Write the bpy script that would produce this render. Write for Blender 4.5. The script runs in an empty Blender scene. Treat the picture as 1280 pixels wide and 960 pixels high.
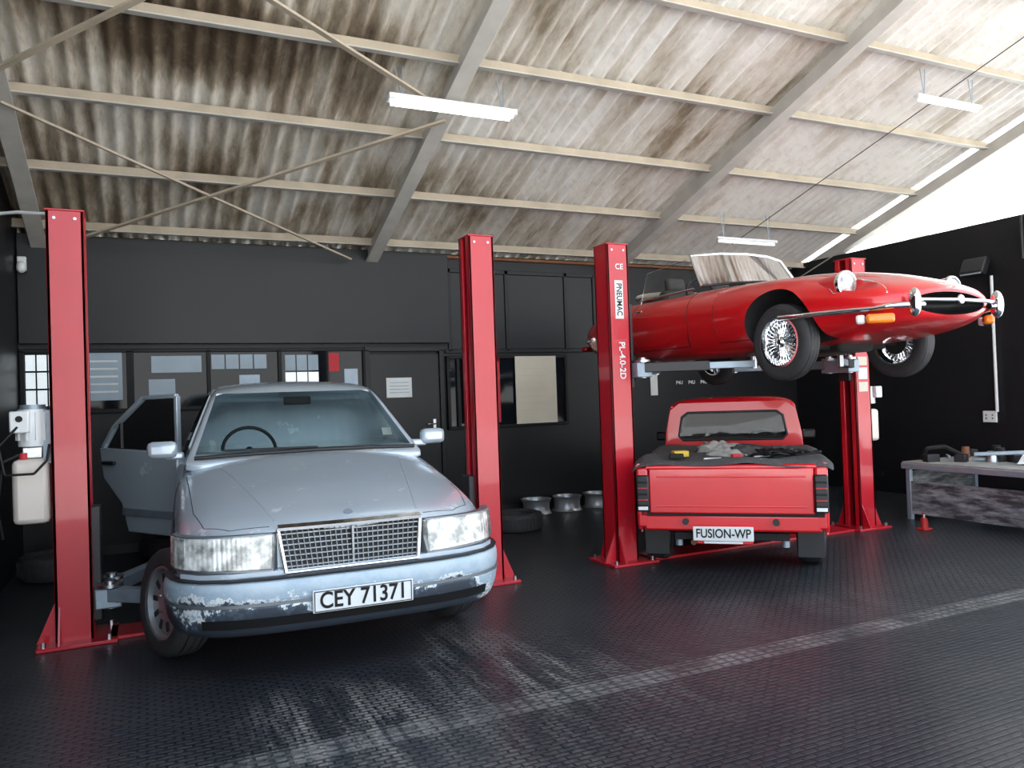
import bpy, bmesh, math, random
from mathutils import Vector, Matrix
from mathutils.bvhtree import BVHTree
random.seed(4)
R=math.radians
C=bpy.context.scene.collection
# ---------------------------------------------------------------- materials
def newmat(name):
    m=bpy.data.materials.new(name); m.use_nodes=True
    nt=m.node_tree; b=nt.nodes['Principled BSDF']
    return m,nt,b
def mat(name,col,rough=.5,metal=0.,coat=0.,var=0.,vscale=6.,bump=0.,bscale=40.,emit=0.,trans=0.,spec=.5):
    m,nt,b=newmat(name)
    b.inputs['Base Color'].default_value=(*col,1); b.inputs['Roughness'].default_value=rough
    b.inputs['Metallic'].default_value=metal; b.inputs['Coat Weight'].default_value=coat
    b.inputs['Coat Roughness'].default_value=.05; b.inputs['Specular IOR Level'].default_value=spec
    if trans: b.inputs['Transmission Weight'].default_value=trans
    if emit:
        b.inputs['Emission Color'].default_value=(*col,1); b.inputs['Emission Strength'].default_value=emit
    tc=nt.nodes.new('ShaderNodeTexCoord')
    n=nt.nodes.new('ShaderNodeTexNoise'); n.inputs['Scale'].default_value=vscale; n.inputs['Detail'].default_value=5
    nt.links.new(tc.outputs['Object'],n.inputs['Vector'])
    cr=nt.nodes.new('ShaderNodeMixRGB'); v=max(var,.03)
    cr.inputs[1].default_value=(*[c*(1-v) for c in col],1); cr.inputs[2].default_value=(*[min(1,c*(1+v)) for c in col],1)
    nt.links.new(n.outputs['Fac'],cr.inputs[0]); nt.links.new(cr.outputs[0],b.inputs['Base Color'])
    if bump:
        n2=nt.nodes.new('ShaderNodeTexNoise'); n2.inputs['Scale'].default_value=bscale; n2.inputs['Detail'].default_value=4
        nt.links.new(tc.outputs['Object'],n2.inputs['Vector'])
        bp=nt.nodes.new('ShaderNodeBump'); bp.inputs['Strength'].default_value=bump; bp.inputs['Distance'].default_value=.02
        nt.links.new(n2.outputs['Fac'],bp.inputs['Height']); nt.links.new(bp.outputs[0],b.inputs['Normal'])
    return m
def ramp(nt,src,stops):
    r=nt.nodes.new('ShaderNodeValToRGB'); e=r.color_ramp.elements
    e[0].position=stops[0][0]; e[0].color=(*stops[0][1],1); e[1].position=stops[-1][0]; e[1].color=(*stops[-1][1],1)
    for p,c in stops[1:-1]:
        x=e.new(p); x.color=(*c,1)
    nt.links.new(src,r.inputs[0]); return r.outputs[0]
def noise(nt,scale,vec=None,detail=5,mapscale=None,rough=.55,coord='Object'):
    if vec is None:
        tc=nt.nodes.new('ShaderNodeTexCoord'); vec=tc.outputs[coord]
    if mapscale:
        mp=nt.nodes.new('ShaderNodeMapping'); mp.inputs['Scale'].default_value=mapscale; nt.links.new(vec,mp.inputs[0]); vec=mp.outputs[0]
    n=nt.nodes.new('ShaderNodeTexNoise'); n.inputs['Scale'].default_value=scale; n.inputs['Detail'].default_value=detail; n.inputs['Roughness'].default_value=rough
    nt.links.new(vec,n.inputs['Vector']); return n.outputs['Fac']
def mix(nt,f,a,b):
    m=nt.nodes.new('ShaderNodeMixRGB')
    for i,x in ((0,f),(1,a),(2,b)):
        if isinstance(x,tuple): m.inputs[i].default_value=(*x,1)
        elif isinstance(x,(int,float)): m.inputs[i].default_value=x
        else: nt.links.new(x,m.inputs[i])
    return m.outputs[0]
def mth(nt,op,a,b=0.,clamp=False):
    m=nt.nodes.new('ShaderNodeMath'); m.operation=op; m.use_clamp=clamp
    for i,x in ((0,a),(1,b)):
        if isinstance(x,(int,float)): m.inputs[i].default_value=x
        else: nt.links.new(x,m.inputs[i])
    return m.outputs[0]
def blob_n(nt,X,Y,cx,cy,rx,ry):
    a=mth(nt,'DIVIDE',mth(nt,'SUBTRACT',X,cx),rx); c_=mth(nt,'DIVIDE',mth(nt,'SUBTRACT',Y,cy),ry)
    d=mth(nt,'ADD',mth(nt,'MULTIPLY',a,a),mth(nt,'MULTIPLY',c_,c_)); return mth(nt,'SUBTRACT',1.,d,True)

M={}
M['red']=mat('red_gloss_paint',(.62,.006,.010),.3,0,.8,.08,3)
M['red_truck']=mat('red_truck_paint',(.64,.008,.014),.28,0,.9,.1,3)
M['red_lift']=mat('red_lift_paint',(.50,.008,.02),.35,0,.5,.1,4)
M['black']=mat('black_plastic',(.012,.012,.014),.45,0,0,.2)
M['dark']=mat('dark_interior',(.02,.02,.022),.8,0,0,.3)
M['under']=mat('underbody_dark',(.012,.011,.011),.9,0,0,.3)
M['rubber']=mat('tire_rubber',(.032,.032,.034),.7,0,0,.3,20,.15,60)
M['chrome']=mat('chrome',(.85,.86,.88),.08,1)
M['steel']=mat('steel_rim',(.55,.56,.58),.3,1,0,.2,10)
M['armsteel']=mat('grey_blue_steel',(.30,.36,.42),.45,.5,0,.25,10)
M['grillesteel']=mat('grille_steel',(.20,.22,.24),.4,.6,0,.2,10)
M['slat']=mat('grille_slat_steel',(.36,.38,.40),.3,.8,0,.2,10)
M['white']=mat('white_paint',(.75,.76,.76),.4)
M['paper']=mat('paper_white',(.72,.73,.72),.8,0,0,.08,8)
M['daypane']=mat('daylight_glow_pane',(.80,.88,.92),.3,0,0,.15,3,emit=.55)  # emission stands in for daylight in the office glass
M['bluepane']=mat('pale_blue_glow_pane',(.22,.29,.35),.3,0,0,.25,3,emit=.12)  # faint emission stands in for dimmer daylight in the glass
M['beigepaper']=mat('paper_beige',(.62,.57,.47),.8,0,0,.12,3)
M['redpaper']=mat('paper_red',(.55,.03,.04),.7)
M['amber']=mat('amber_lens',(.85,.22,.01),.2,0,.5)
M['redlens']=mat('red_lens',(.35,.005,.005),.2,0,.6)
M['wallblack']=mat('black_wall_paint',(.011,.011,.0125),.42,0,0,.25,2,.05,30,spec=.3)
M['wallpanel']=mat('black_panel',(.014,.014,.016),.38,0,0,.25,2,spec=.3)
M['frameblack']=mat('black_window_frame',(.006,.006,.007),.5,0,0,.2,spec=.25)
M['darkglass']=mat('dark_window_glass',(.006,.009,.012),.06,0,0,.2,1,spec=.3)
M['plate']=mat('plate_white',(.70,.72,.72),.4)
M['ink']=mat('ink_black',(.008,.008,.008),.5,spec=.3)
M['beam']=mat('painted_beam',(.50,.48,.44),.6,0,0,.25,5,.1,30)
M['purlin']=mat('purlin_paint',(.44,.37,.28),.7,0,0,.35,3,.15,30)
M['seat']=mat('seat_cloth',(.06,.058,.055),.7,0,0,.2)
M['beige']=mat('beige_trim',(.55,.50,.42),.7)
M['cover']=mat('tonneau_canvas',(.075,.072,.07),.9,0,0,.4,7,.5,60)
M['rag']=mat('rag_cloth',(.40,.38,.34),.95,0,0,.5,14,.5,40)
M['rust']=mat('rusty_brown',(.22,.09,.04),.7,0,0,.4,8)
M['benchtop']=mat('bench_top',(.32,.31,.29),.6,.2,0,.5,9,.2,30)
M['yellow']=mat('yellow_card',(.75,.5,.05),.6)
M['concrete']=mat('sunlit_concrete',(.72,.70,.66),.9,0,0,.12,1)
M['tank']=mat('translucent_plastic',(.72,.64,.57),.35,0,0,.1,4)
M['orange']=mat('jack_red_paint',(.40,.015,.012),.5)
M['tube']=mat('lamp_tube',(1,.98,.93),.4,emit=7.)
M['tubeoff']=mat('lamp_tube_dim',(.95,.95,.93),.4,emit=1.0)
M['silverplastic']=mat('silver_wheelcover',(.40,.42,.44),.35,.7,0,.2,10)

def glassmat(name,tint,refl=.02,ior=1.5):
    m=bpy.data.materials.new(name); m.use_nodes=True; nt=m.node_tree; nt.nodes.clear()
    o=nt.nodes.new('ShaderNodeOutputMaterial'); mx=nt.nodes.new('ShaderNodeMixShader')
    t=nt.nodes.new('ShaderNodeBsdfTransparent'); t.inputs[0].default_value=(*tint,1)
    g=nt.nodes.new('ShaderNodeBsdfGlossy'); g.inputs['Roughness'].default_value=refl
    fr=nt.nodes.new('ShaderNodeFresnel'); fr.inputs[0].default_value=ior
    nt.links.new(fr.outputs[0],mx.inputs[0]); nt.links.new(t.outputs[0],mx.inputs[1]); nt.links.new(g.outputs[0],mx.inputs[2]); nt.links.new(mx.outputs[0],o.inputs[0])
    return m
M['glass']=glassmat('car_glass',(.72,.78,.75),ior=1.38)
M['clear']=glassmat('clear_glass',(.93,.95,.95))
# silver paint with faded patches
m,nt,b=newmat('silver_paint'); b.inputs['Metallic'].default_value=.3; b.inputs['Roughness'].default_value=.27; b.inputs['Coat Weight'].default_value=.6
n1=noise(nt,6,detail=8,rough=.7); n2=noise(nt,1.3)
base=mix(nt,n2,(.46,.545,.62),(.60,.67,.735))
f=ramp(nt,n1,[(.62,(0,0,0)),(.66,(1,1,1))])
c=mix(nt,f,base,(.78,.83,.86)); nt.links.new(c,b.inputs['Base Color']); M['silver']=m
# bumper peeling
m,nt,b=newmat('peeling_bumper_paint'); b.inputs['Roughness'].default_value=.45; b.inputs['Metallic'].default_value=.1
tc=nt.nodes.new('ShaderNodeTexCoord'); sx=nt.nodes.new('ShaderNodeSeparateXYZ'); nt.links.new(tc.outputs['Object'],sx.inputs[0])
n1=noise(nt,2.3,detail=9,rough=.74)
h=mth(nt,'MULTIPLY',mth(nt,'SUBTRACT',sx.outputs['Z'],.335),1.15)
k=mth(nt,'ADD',n1,h)
c=ramp(nt,k,[(.42,(.035,.045,.06)),(.47,(.08,.11,.145)),(.478,(.74,.77,.76)),(.508,(.66,.71,.72)),(.515,(.31,.41,.49)),(.64,(.42,.50,.56))])
nt.links.new(c,b.inputs['Base Color']); M['bumper']=m
# headlight lens
m,nt,b=newmat('headlight_lens'); b.inputs['Roughness'].default_value=.12; b.inputs['Coat Weight'].default_value=1; b.inputs['Metallic'].default_value=.15
tc=nt.nodes.new('ShaderNodeTexCoord'); w=nt.nodes.new('ShaderNodeTexWave'); w.inputs['Scale'].default_value=14; w.bands_direction='X'; w.inputs['Distortion'].default_value=.2
nt.links.new(tc.outputs['Object'],w.inputs['Vector'])
n1=noise(nt,11,detail=3)
c=ramp(nt,n1,[(.40,(.26,.27,.26)),(.5,(.55,.56,.53)),(.62,(.90,.91,.88))]); nt.links.new(c,b.inputs['Base Color'])
bp=nt.nodes.new('ShaderNodeBump'); bp.inputs['Strength'].default_value=.2; bp.inputs['Distance'].default_value=.006
nt.links.new(w.outputs['Fac'],bp.inputs['Height']); nt.links.new(bp.outputs[0],b.inputs['Normal']); M['lens']=m
# floor
m,nt,b=newmat('studded_rubber_floor')
tc=nt.nodes.new('ShaderNodeTexCoord'); O=tc.outputs['Object']; 
mp=nt.nodes.new('ShaderNodeMapping'); mp.inputs['Location'].default_value=(4.05,4.3,0); nt.links.new(O,mp.inputs[0]); O=mp.outputs[0]
sx=nt.nodes.new('ShaderNodeSeparateXYZ'); nt.links.new(O,sx.inputs[0])
X,Y=sx.outputs['X'],sx.outputs['Y']
br=nt.nodes.new('ShaderNodeTexBrick'); br.inputs['Scale'].default_value=1; br.inputs['Brick Width'].default_value=.075; br.inputs['Row Height'].default_value=.034; br.inputs['Mortar Size'].default_value=.007
br.inputs['Mortar Smooth'].default_value=.4
br.inputs['Color1'].default_value=(1,1,1,1); br.inputs['Color2'].default_value=(.8,.8,.8,1); br.inputs['Mortar'].default_value=(0,0,0,1)
nt.links.new(O,br.inputs['Vector'])
big=noise(nt,.6,detail=6); fine=noise(nt,14,detail=4); streak=noise(nt,1.3,mapscale=(5,.6,1),detail=9,rough=.8)
smear=ramp(nt,noise(nt,.9,mapscale=(1,2.2,1),detail=9,rough=.8),[(.48,(0,0,0)),(.68,(1,1,1))])
basec=mix(nt,big,(.020,.024,.031),(.038,.041,.048))
basec=mix(nt,mth(nt,'MULTIPLY',smear,.4),basec,(.10,.09,.08))
basec=mix(nt,mth(nt,'MULTIPLY',br.outputs['Fac'],.75),basec,(.005,.005,.006))
blob=lambda cx,cy,rx,ry: blob_n(nt,X,Y,cx,cy,rx,ry)
dust=mth(nt,'ADD',blob(.75,3.7,.55,.7),blob(1.75,4.1,.45,1.0))
dust=mth(nt,'ADD',dust,mth(nt,'MULTIPLY',blob(1.4,3.4,1.5,.9),.5))
dust=mth(nt,'ADD',dust,mth(nt,'MULTIPLY',blob(4.6,3.9,3.2,.7),.22))
dust=mth(nt,'ADD',dust,mth(nt,'MULTIPLY',blob(-.3,3.2,.5,.5),.6))
sr=ramp(nt,streak,[(.46,(0,0,0)),(.60,(1,1,1))])
stud=mth(nt,'SUBTRACT',1.,mth(nt,'MULTIPLY',br.outputs['Fac'],.85))
df=mth(nt,'MULTIPLY',mth(nt,'MULTIPLY',mth(nt,'MULTIPLY',dust,sr),mth(nt,'ADD',.3,fine)),stud,True)
c=mix(nt,mth(nt,'MULTIPLY',df,.8),basec,(.33,.31,.28))
s=mth(nt,'ABSOLUTE',mth(nt,'SUBTRACT',Y,3.46)); band=mth(nt,'LESS_THAN',s,.095)
chk=mth(nt,'MULTIPLY',mth(nt,'GREATER_THAN',mth(nt,'FRACT',mth(nt,'MULTIPLY',X,14.)),.35),mth(nt,'GREATER_THAN',mth(nt,'FRACT',mth(nt,'MULTIPLY',mth(nt,'ADD',Y,.03),18.)),.35))
wear=ramp(nt,noise(nt,2.2,detail=6,rough=.7),[(.38,(.1,.1,.1)),(.6,(1,1,1))])
bf=mth(nt,'MULTIPLY',mth(nt,'MULTIPLY',band,mth(nt,'ADD',.25,mth(nt,'MULTIPLY',chk,.75))),wear,True)
c=mix(nt,mth(nt,'MULTIPLY',bf,.85),c,(.25,.24,.225))
nt.links.new(c,b.inputs['Base Color'])
rg=mix(nt,df,(.34,.34,.34),(.8,.8,.8)); nt.links.new(rg,b.inputs['Roughness']); b.inputs['Specular IOR Level'].default_value=.38
bp=nt.nodes.new('ShaderNodeBump'); bp.inputs['Strength'].default_value=.7; bp.inputs['Distance'].default_value=.008; bp.invert=True
nt.links.new(br.outputs['Fac'],bp.inputs['Height']); nt.links.new(bp.outputs[0],b.inputs['Normal']); M['floor']=m
# corrugated sheet
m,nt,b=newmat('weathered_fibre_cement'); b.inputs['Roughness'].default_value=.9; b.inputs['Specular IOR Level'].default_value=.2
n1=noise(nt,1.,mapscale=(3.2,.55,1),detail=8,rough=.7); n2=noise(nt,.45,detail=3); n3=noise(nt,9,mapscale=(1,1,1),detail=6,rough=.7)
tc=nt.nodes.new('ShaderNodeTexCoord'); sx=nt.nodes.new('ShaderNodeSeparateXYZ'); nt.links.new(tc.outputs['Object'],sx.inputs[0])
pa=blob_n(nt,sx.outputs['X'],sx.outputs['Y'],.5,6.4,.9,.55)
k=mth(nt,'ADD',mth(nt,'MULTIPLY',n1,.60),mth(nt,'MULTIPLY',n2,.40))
k=mth(nt,'ADD',k,mth(nt,'MULTIPLY',mth(nt,'SUBTRACT',sx.outputs['X'],4.0),.016))  # sheet colour lightened towards the right, imitating brighter light there
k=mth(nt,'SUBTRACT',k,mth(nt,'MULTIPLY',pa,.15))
# sine wave across the corrugations, left unlinked from the colour
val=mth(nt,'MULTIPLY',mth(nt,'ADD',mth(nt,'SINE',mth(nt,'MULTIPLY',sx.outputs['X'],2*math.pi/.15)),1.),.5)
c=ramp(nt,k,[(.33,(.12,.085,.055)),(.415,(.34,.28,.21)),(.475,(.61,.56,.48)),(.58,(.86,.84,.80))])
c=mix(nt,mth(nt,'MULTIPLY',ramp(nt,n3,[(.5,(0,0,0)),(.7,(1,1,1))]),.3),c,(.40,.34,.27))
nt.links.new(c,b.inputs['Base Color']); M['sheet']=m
m,nt,b=newmat('translucent_roof_sheet'); nt.nodes.remove(b); o=nt.nodes['Material Output']
mx=nt.nodes.new('ShaderNodeMixShader'); mx.inputs[0].default_value=.65
d=nt.nodes.new('ShaderNodeBsdfDiffuse'); d.inputs[0].default_value=(.85,.85,.83,1); t=nt.nodes.new('ShaderNodeBsdfTranslucent'); t.inputs[0].default_value=(.92,.92,.9,1)
nt.links.new(d.outputs[0],mx.inputs[1]); nt.links.new(t.outputs[0],mx.inputs[2]); nt.links.new(mx.outputs[0],o.inputs[0]); M['skysheet']=m
# ---------------------------------------------------------------- mesh helpers
def empty(name,loc=(0,0,0),rz=0,scale=1):
    e=bpy.data.objects.new(name,None); C.objects.link(e); e.location=loc; e.rotation_euler=(0,0,rz); e.scale=(scale,)*3; e.empty_display_size=.2
    return e
def finish(ob,angle=35,smooth=True):
    me=ob.data
    for p in me.polygons: p.use_smooth=smooth
    if smooth: me.set_sharp_from_angle(angle=R(angle))
def mk(name,verts,faces,material,parent=None,smooth=False,angle=35,bevel=0.,sub=0,solid=0.,recalc=True):
    me=bpy.data.meshes.new(name); me.from_pydata([tuple(v) for v in verts],[],faces); 
    if recalc:
        bm=bmesh.new(); bm.from_mesh(me); bmesh.ops.recalc_face_normals(bm,faces=bm.faces[:]); bm.to_mesh(me); bm.free()
    ob=bpy.data.objects.new(name,me); C.objects.link(ob)
    if material: me.materials.append(material)
    if parent: ob.parent=parent
    if solid:
        s=ob.modifiers.new('s','SOLIDIFY'); s.thickness=solid; s.offset=0
    if bevel:
        s=ob.modifiers.new('b','BEVEL'); s.width=bevel; s.segments=2; s.limit_method='ANGLE'
    if sub:
        s=ob.modifiers.new('u','SUBSURF'); s.levels=sub; s.render_levels=sub
    finish(ob,angle,smooth or bool(sub) or bool(bevel))
    return ob
def bake(ob,angle=35):
    bpy.context.view_layer.update()
    dg=bpy.context.evaluated_depsgraph_get(); me=bpy.data.meshes.new_from_object(ob.evaluated_get(dg)); ob.modifiers.clear(); ob.data=me; finish(ob,angle)
    return ob
def box(name,c,s,material,parent=None,bevel=0.,rot=None):
    x,y,z=[k/2 for k in s]
    v=[Vector((a*x,b_*y,d*z)) for a in(-1,1) for b_ in(-1,1) for d in(-1,1)]
    if rot: 
        E=Matrix.Rotation(rot[2],3,'Z')@Matrix.Rotation(rot[1],3,'Y')@Matrix.Rotation(rot[0],3,'X'); v=[E@p for p in v]
    v=[p+Vector(c) for p in v]
    return mk(name,v,[(0,1,3,2),(4,6,7,5),(0,4,5,1),(2,3,7,6),(0,2,6,4),(1,5,7,3)],material,parent,bevel=bevel)
def beam(name,p,q,w,h,material,parent=None,bevel=0.,up=(0,0,1)):
    p=Vector(p);q=Vector(q);d=(q-p).normalized();s=d.cross(Vector(up)).normalized();u=s.cross(d)
    v=[a+s*(i*w/2)+u*(j*h/2) for a in(p,q) for i in(-1,1) for j in(-1,1)]
    return mk(name,v,[(0,1,3,2),(4,6,7,5),(0,4,5,1),(2,3,7,6),(0,2,6,4),(1,5,7,3)],material,parent,bevel=bevel)
def lathe(name,prof,material,parent=None,origin=(0,0,0),axis='X',seg=40,angle=35,flip=1):
    vs=[];fs=[];n=len(prof)
    for i in range(seg):
        a=2*math.pi*i/seg
        for r,t in prof:
            p=(t*flip,r*math.cos(a),r*math.sin(a)) if axis=='X' else ((r*math.cos(a),t*flip,r*math.sin(a)) if axis=='Y' else (r*math.cos(a),r*math.sin(a),t))
            vs.append(Vector(p)+Vector(origin))
    for i in range(seg):
        j=(i+1)%seg
        for k in range(n-1): fs.append((i*n+k,j*n+k,j*n+k+1,i*n+k+1))
    ob=mk(name,vs,fs,material,parent,smooth=True,angle=angle)
    bm=bmesh.new(); bm.from_mesh(ob.data); bmesh.ops.remove_doubles(bm,verts=bm.verts[:],dist=1e-5); bmesh.ops.recalc_face_normals(bm,faces=bm.faces[:]); bm.to_mesh(ob.data); bm.free(); finish(ob,angle)
    return ob
def cyl(name,p,q,r,material,parent=None,seg=20,r2=None):
    p=Vector(p);q=Vector(q);d=(q-p).normalized();a=d.cross(Vector((0,0,1)))
    if a.length<.01:a=Vector((1,0,0))
    a.normalize();b_=d.cross(a); r2=r if r2 is None else r2
    vs=[];fs=[]
    for i in range(seg):
        t=2*math.pi*i/seg; o=a*math.cos(t)+b_*math.sin(t); vs+= [p+o*r,q+o*r2]
    for i in range(seg):
        j=(i+1)%seg; fs.append((2*i,2*j,2*j+1,2*i+1))
    fs.append(tuple(range(0,2*seg,2))); fs.append(tuple(range(1,2*seg,2)))
    return mk(name,vs,fs,material,parent,smooth=True)
def tube(name,pts,r,material,parent=None,closed=False,smoothc=False):
    cu=bpy.data.curves.new(name,'CURVE'); cu.dimensions='3D'; cu.bevel_depth=r; cu.bevel_resolution=3; cu.use_fill_caps=True
    if smoothc:
        s=cu.splines.new('NURBS'); s.order_u=3; s.use_endpoint_u=True
    else: s=cu.splines.new('POLY')
    s.points.add(len(pts)-1)
    for k,p in enumerate(pts): s.points[k].co=(*p,1)
    s.use_cyclic_u=closed
    ob=bpy.data.objects.new(name,cu); C.objects.link(ob); cu.materials.append(material); 
    if parent: ob.parent=parent
    return ob
def ellip(name,c,s,material,parent=None,seg=24):
    bm=bmesh.new(); bmesh.ops.create_uvsphere(bm,u_segments=seg,v_segments=seg//2,radius=1)
    me=bpy.data.meshes.new(name)
    for v in bm.verts: v.co=Vector((v.co.x*s[0]+c[0],v.co.y*s[1]+c[1],v.co.z*s[2]+c[2]))
    bm.to_mesh(me); bm.free(); ob=bpy.data.objects.new(name,me); C.objects.link(ob); me.materials.append(material)
    if parent: ob.parent=parent
    finish(ob,180); return ob
def text(name,s,size,material,parent,loc,rot,ext=.001,sx=1.):
    cu=bpy.data.curves.new(name,'FONT'); cu.body=s; cu.size=size; cu.extrude=ext; cu.align_x='CENTER'; cu.align_y='CENTER'; cu.offset=size*.018
    ob=bpy.data.objects.new(name,cu); C.objects.link(ob); cu.materials.append(material); ob.location=loc; ob.rotation_euler=rot; ob.scale=(sx,1,1)
    if parent: ob.parent=parent
    return ob
def loft(name,stations,material,parent=None,sub=2,crease={},capcrease=0.):
    n=len(stations[0][1]); m_=2*n-2; vs=[];fs=[]
    for y,pts in stations:
        for x,z in pts: vs.append((x,y,z))
        for i in range(n-2,0,-1): vs.append((-pts[i][0],y,pts[i][1]))
    for s in range(len(stations)-1):
        for i in range(m_):
            j=(i+1)%m_; a=s*m_; b_=(s+1)*m_; fs.append((a+i,a+j,b_+j,b_+i))
    for s in (0,len(stations)-1):
        a=s*m_; L=lambda i:a+(i if i in(0,n-1) else m_-i)
        for i in range(n-1):
            q=[a+i,a+i+1,L(i+1),L(i)]; q2=[]
            for k in q:
                if k not in q2:q2.append(k)
            fs.append(tuple(q2))
    ob=mk(name,vs,fs,material,parent,smooth=True)
    if crease or capcrease:
        bm=bmesh.new(); bm.from_mesh(ob.data); cl=bm.edges.layers.float.new('crease_edge')
        bm.verts.ensure_lookup_table()
        for e in bm.edges:
            a,b_=e.verts[0].index,e.verts[1].index
            ia,ib=a%m_,b_%m_
            if a//m_!=b_//m_ and ia==ib:
                k=ia if ia<n else m_-ia
                if k in crease: e[cl]=crease[k]
            elif capcrease and a//m_==b_//m_ and a//m_ in(0,len(stations)-1) and (abs(ia-ib)==1 or abs(ia-ib)==m_-1): e[cl]=capcrease
        bm.to_mesh(ob.data); bm.free()
    if sub:
        s=ob.modifiers.new('u','SUBSURF'); s.levels=sub; s.render_levels=sub
    return ob
def cut(ob,cutters):
    for c_ in cutters:
        m_=ob.modifiers.new('b','BOOLEAN'); m_.object=c_; m_.operation='DIFFERENCE'; m_.solver='EXACT'; m_.material_mode='TRANSFER'
    bake(ob)
    for c_ in cutters: bpy.data.objects.remove(c_)
    return ob
def prism_yz(poly,x0,x1,material,parent):
    n=len(poly); v=[(x0,y,z) for y,z in poly]+[(x1,y,z) for y,z in poly]
    return mk('cutter',v,[tuple(range(n)),tuple(range(n,2*n))]+[(i,(i+1)%n,n+(i+1)%n,n+i) for i in range(n)],material,parent)
def prism_xz(poly,y0,y1,material,parent):
    n=len(poly); v=[(x,y0,z) for x,z in poly]+[(x,y1,z) for x,z in poly]
    return mk('cutter',v,[tuple(range(n)),tuple(range(n,2*n))]+[(i,(i+1)%n,n+(i+1)%n,n+i) for i in range(n)],material,parent)
class Proj:
    def __init__(s,ob):
        me=ob.data; s.b=BVHTree.FromPolygons([v.co.copy() for v in me.vertices],[tuple(p.vertices) for p in me.polygons])
    def side(s,sg,pts,off=.002):
        o=[]
        for y,z in pts:
            h=s.b.ray_cast(Vector((sg*3,y,z)),Vector((-sg,0,0)))
            if h[0]: o.append(h[0]+Vector((sg*off,0,0)))
        return o
    def top(s,pts,off=.002):
        o=[]
        for x,y in pts:
            h=s.b.ray_cast(Vector((x,y,5)),Vector((0,0,-1)))
            if h[0]: o.append(h[0]+Vector((0,0,off)))
        return o
def dense(pts,n=10,closed=False):
    o=[];P=pts+([pts[0]] if closed else [])
    for a,b_ in zip(P[:-1],P[1:]):
        for k in range(n): o.append(tuple(a[i]+(b_[i]-a[i])*k/n for i in range(len(a))))
    if not closed:o.append(P[-1])
    return o
def sweep_plan(name,half,section,material,parent,sub=0):
    path=[(-x,y) for x,y in half[::-1]]+half[1:] if half[0][0]==0 else half
    N=len(path); vs=[];fs=[];k=len(section)
    for i,(x,y) in enumerate(path):
        a=path[max(0,i-1)];b_=path[min(N-1,i+1)]; d=Vector((b_[0]-a[0],b_[1]-a[1])).normalized(); nn=Vector((d.y,-d.x))
        for o,z in section: vs.append((x+nn.x*o,y+nn.y*o,z))
    for i in range(N-1):
        for j in range(k): fs.append((i*k+j,i*k+(j+1)%k,(i+1)*k+(j+1)%k,(i+1)*k+j))
    fs.append(tuple(range(k))); fs.append(tuple(range((N-1)*k,N*k)))
    return mk(name,vs,fs,material,parent,smooth=True,sub=sub)
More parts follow.
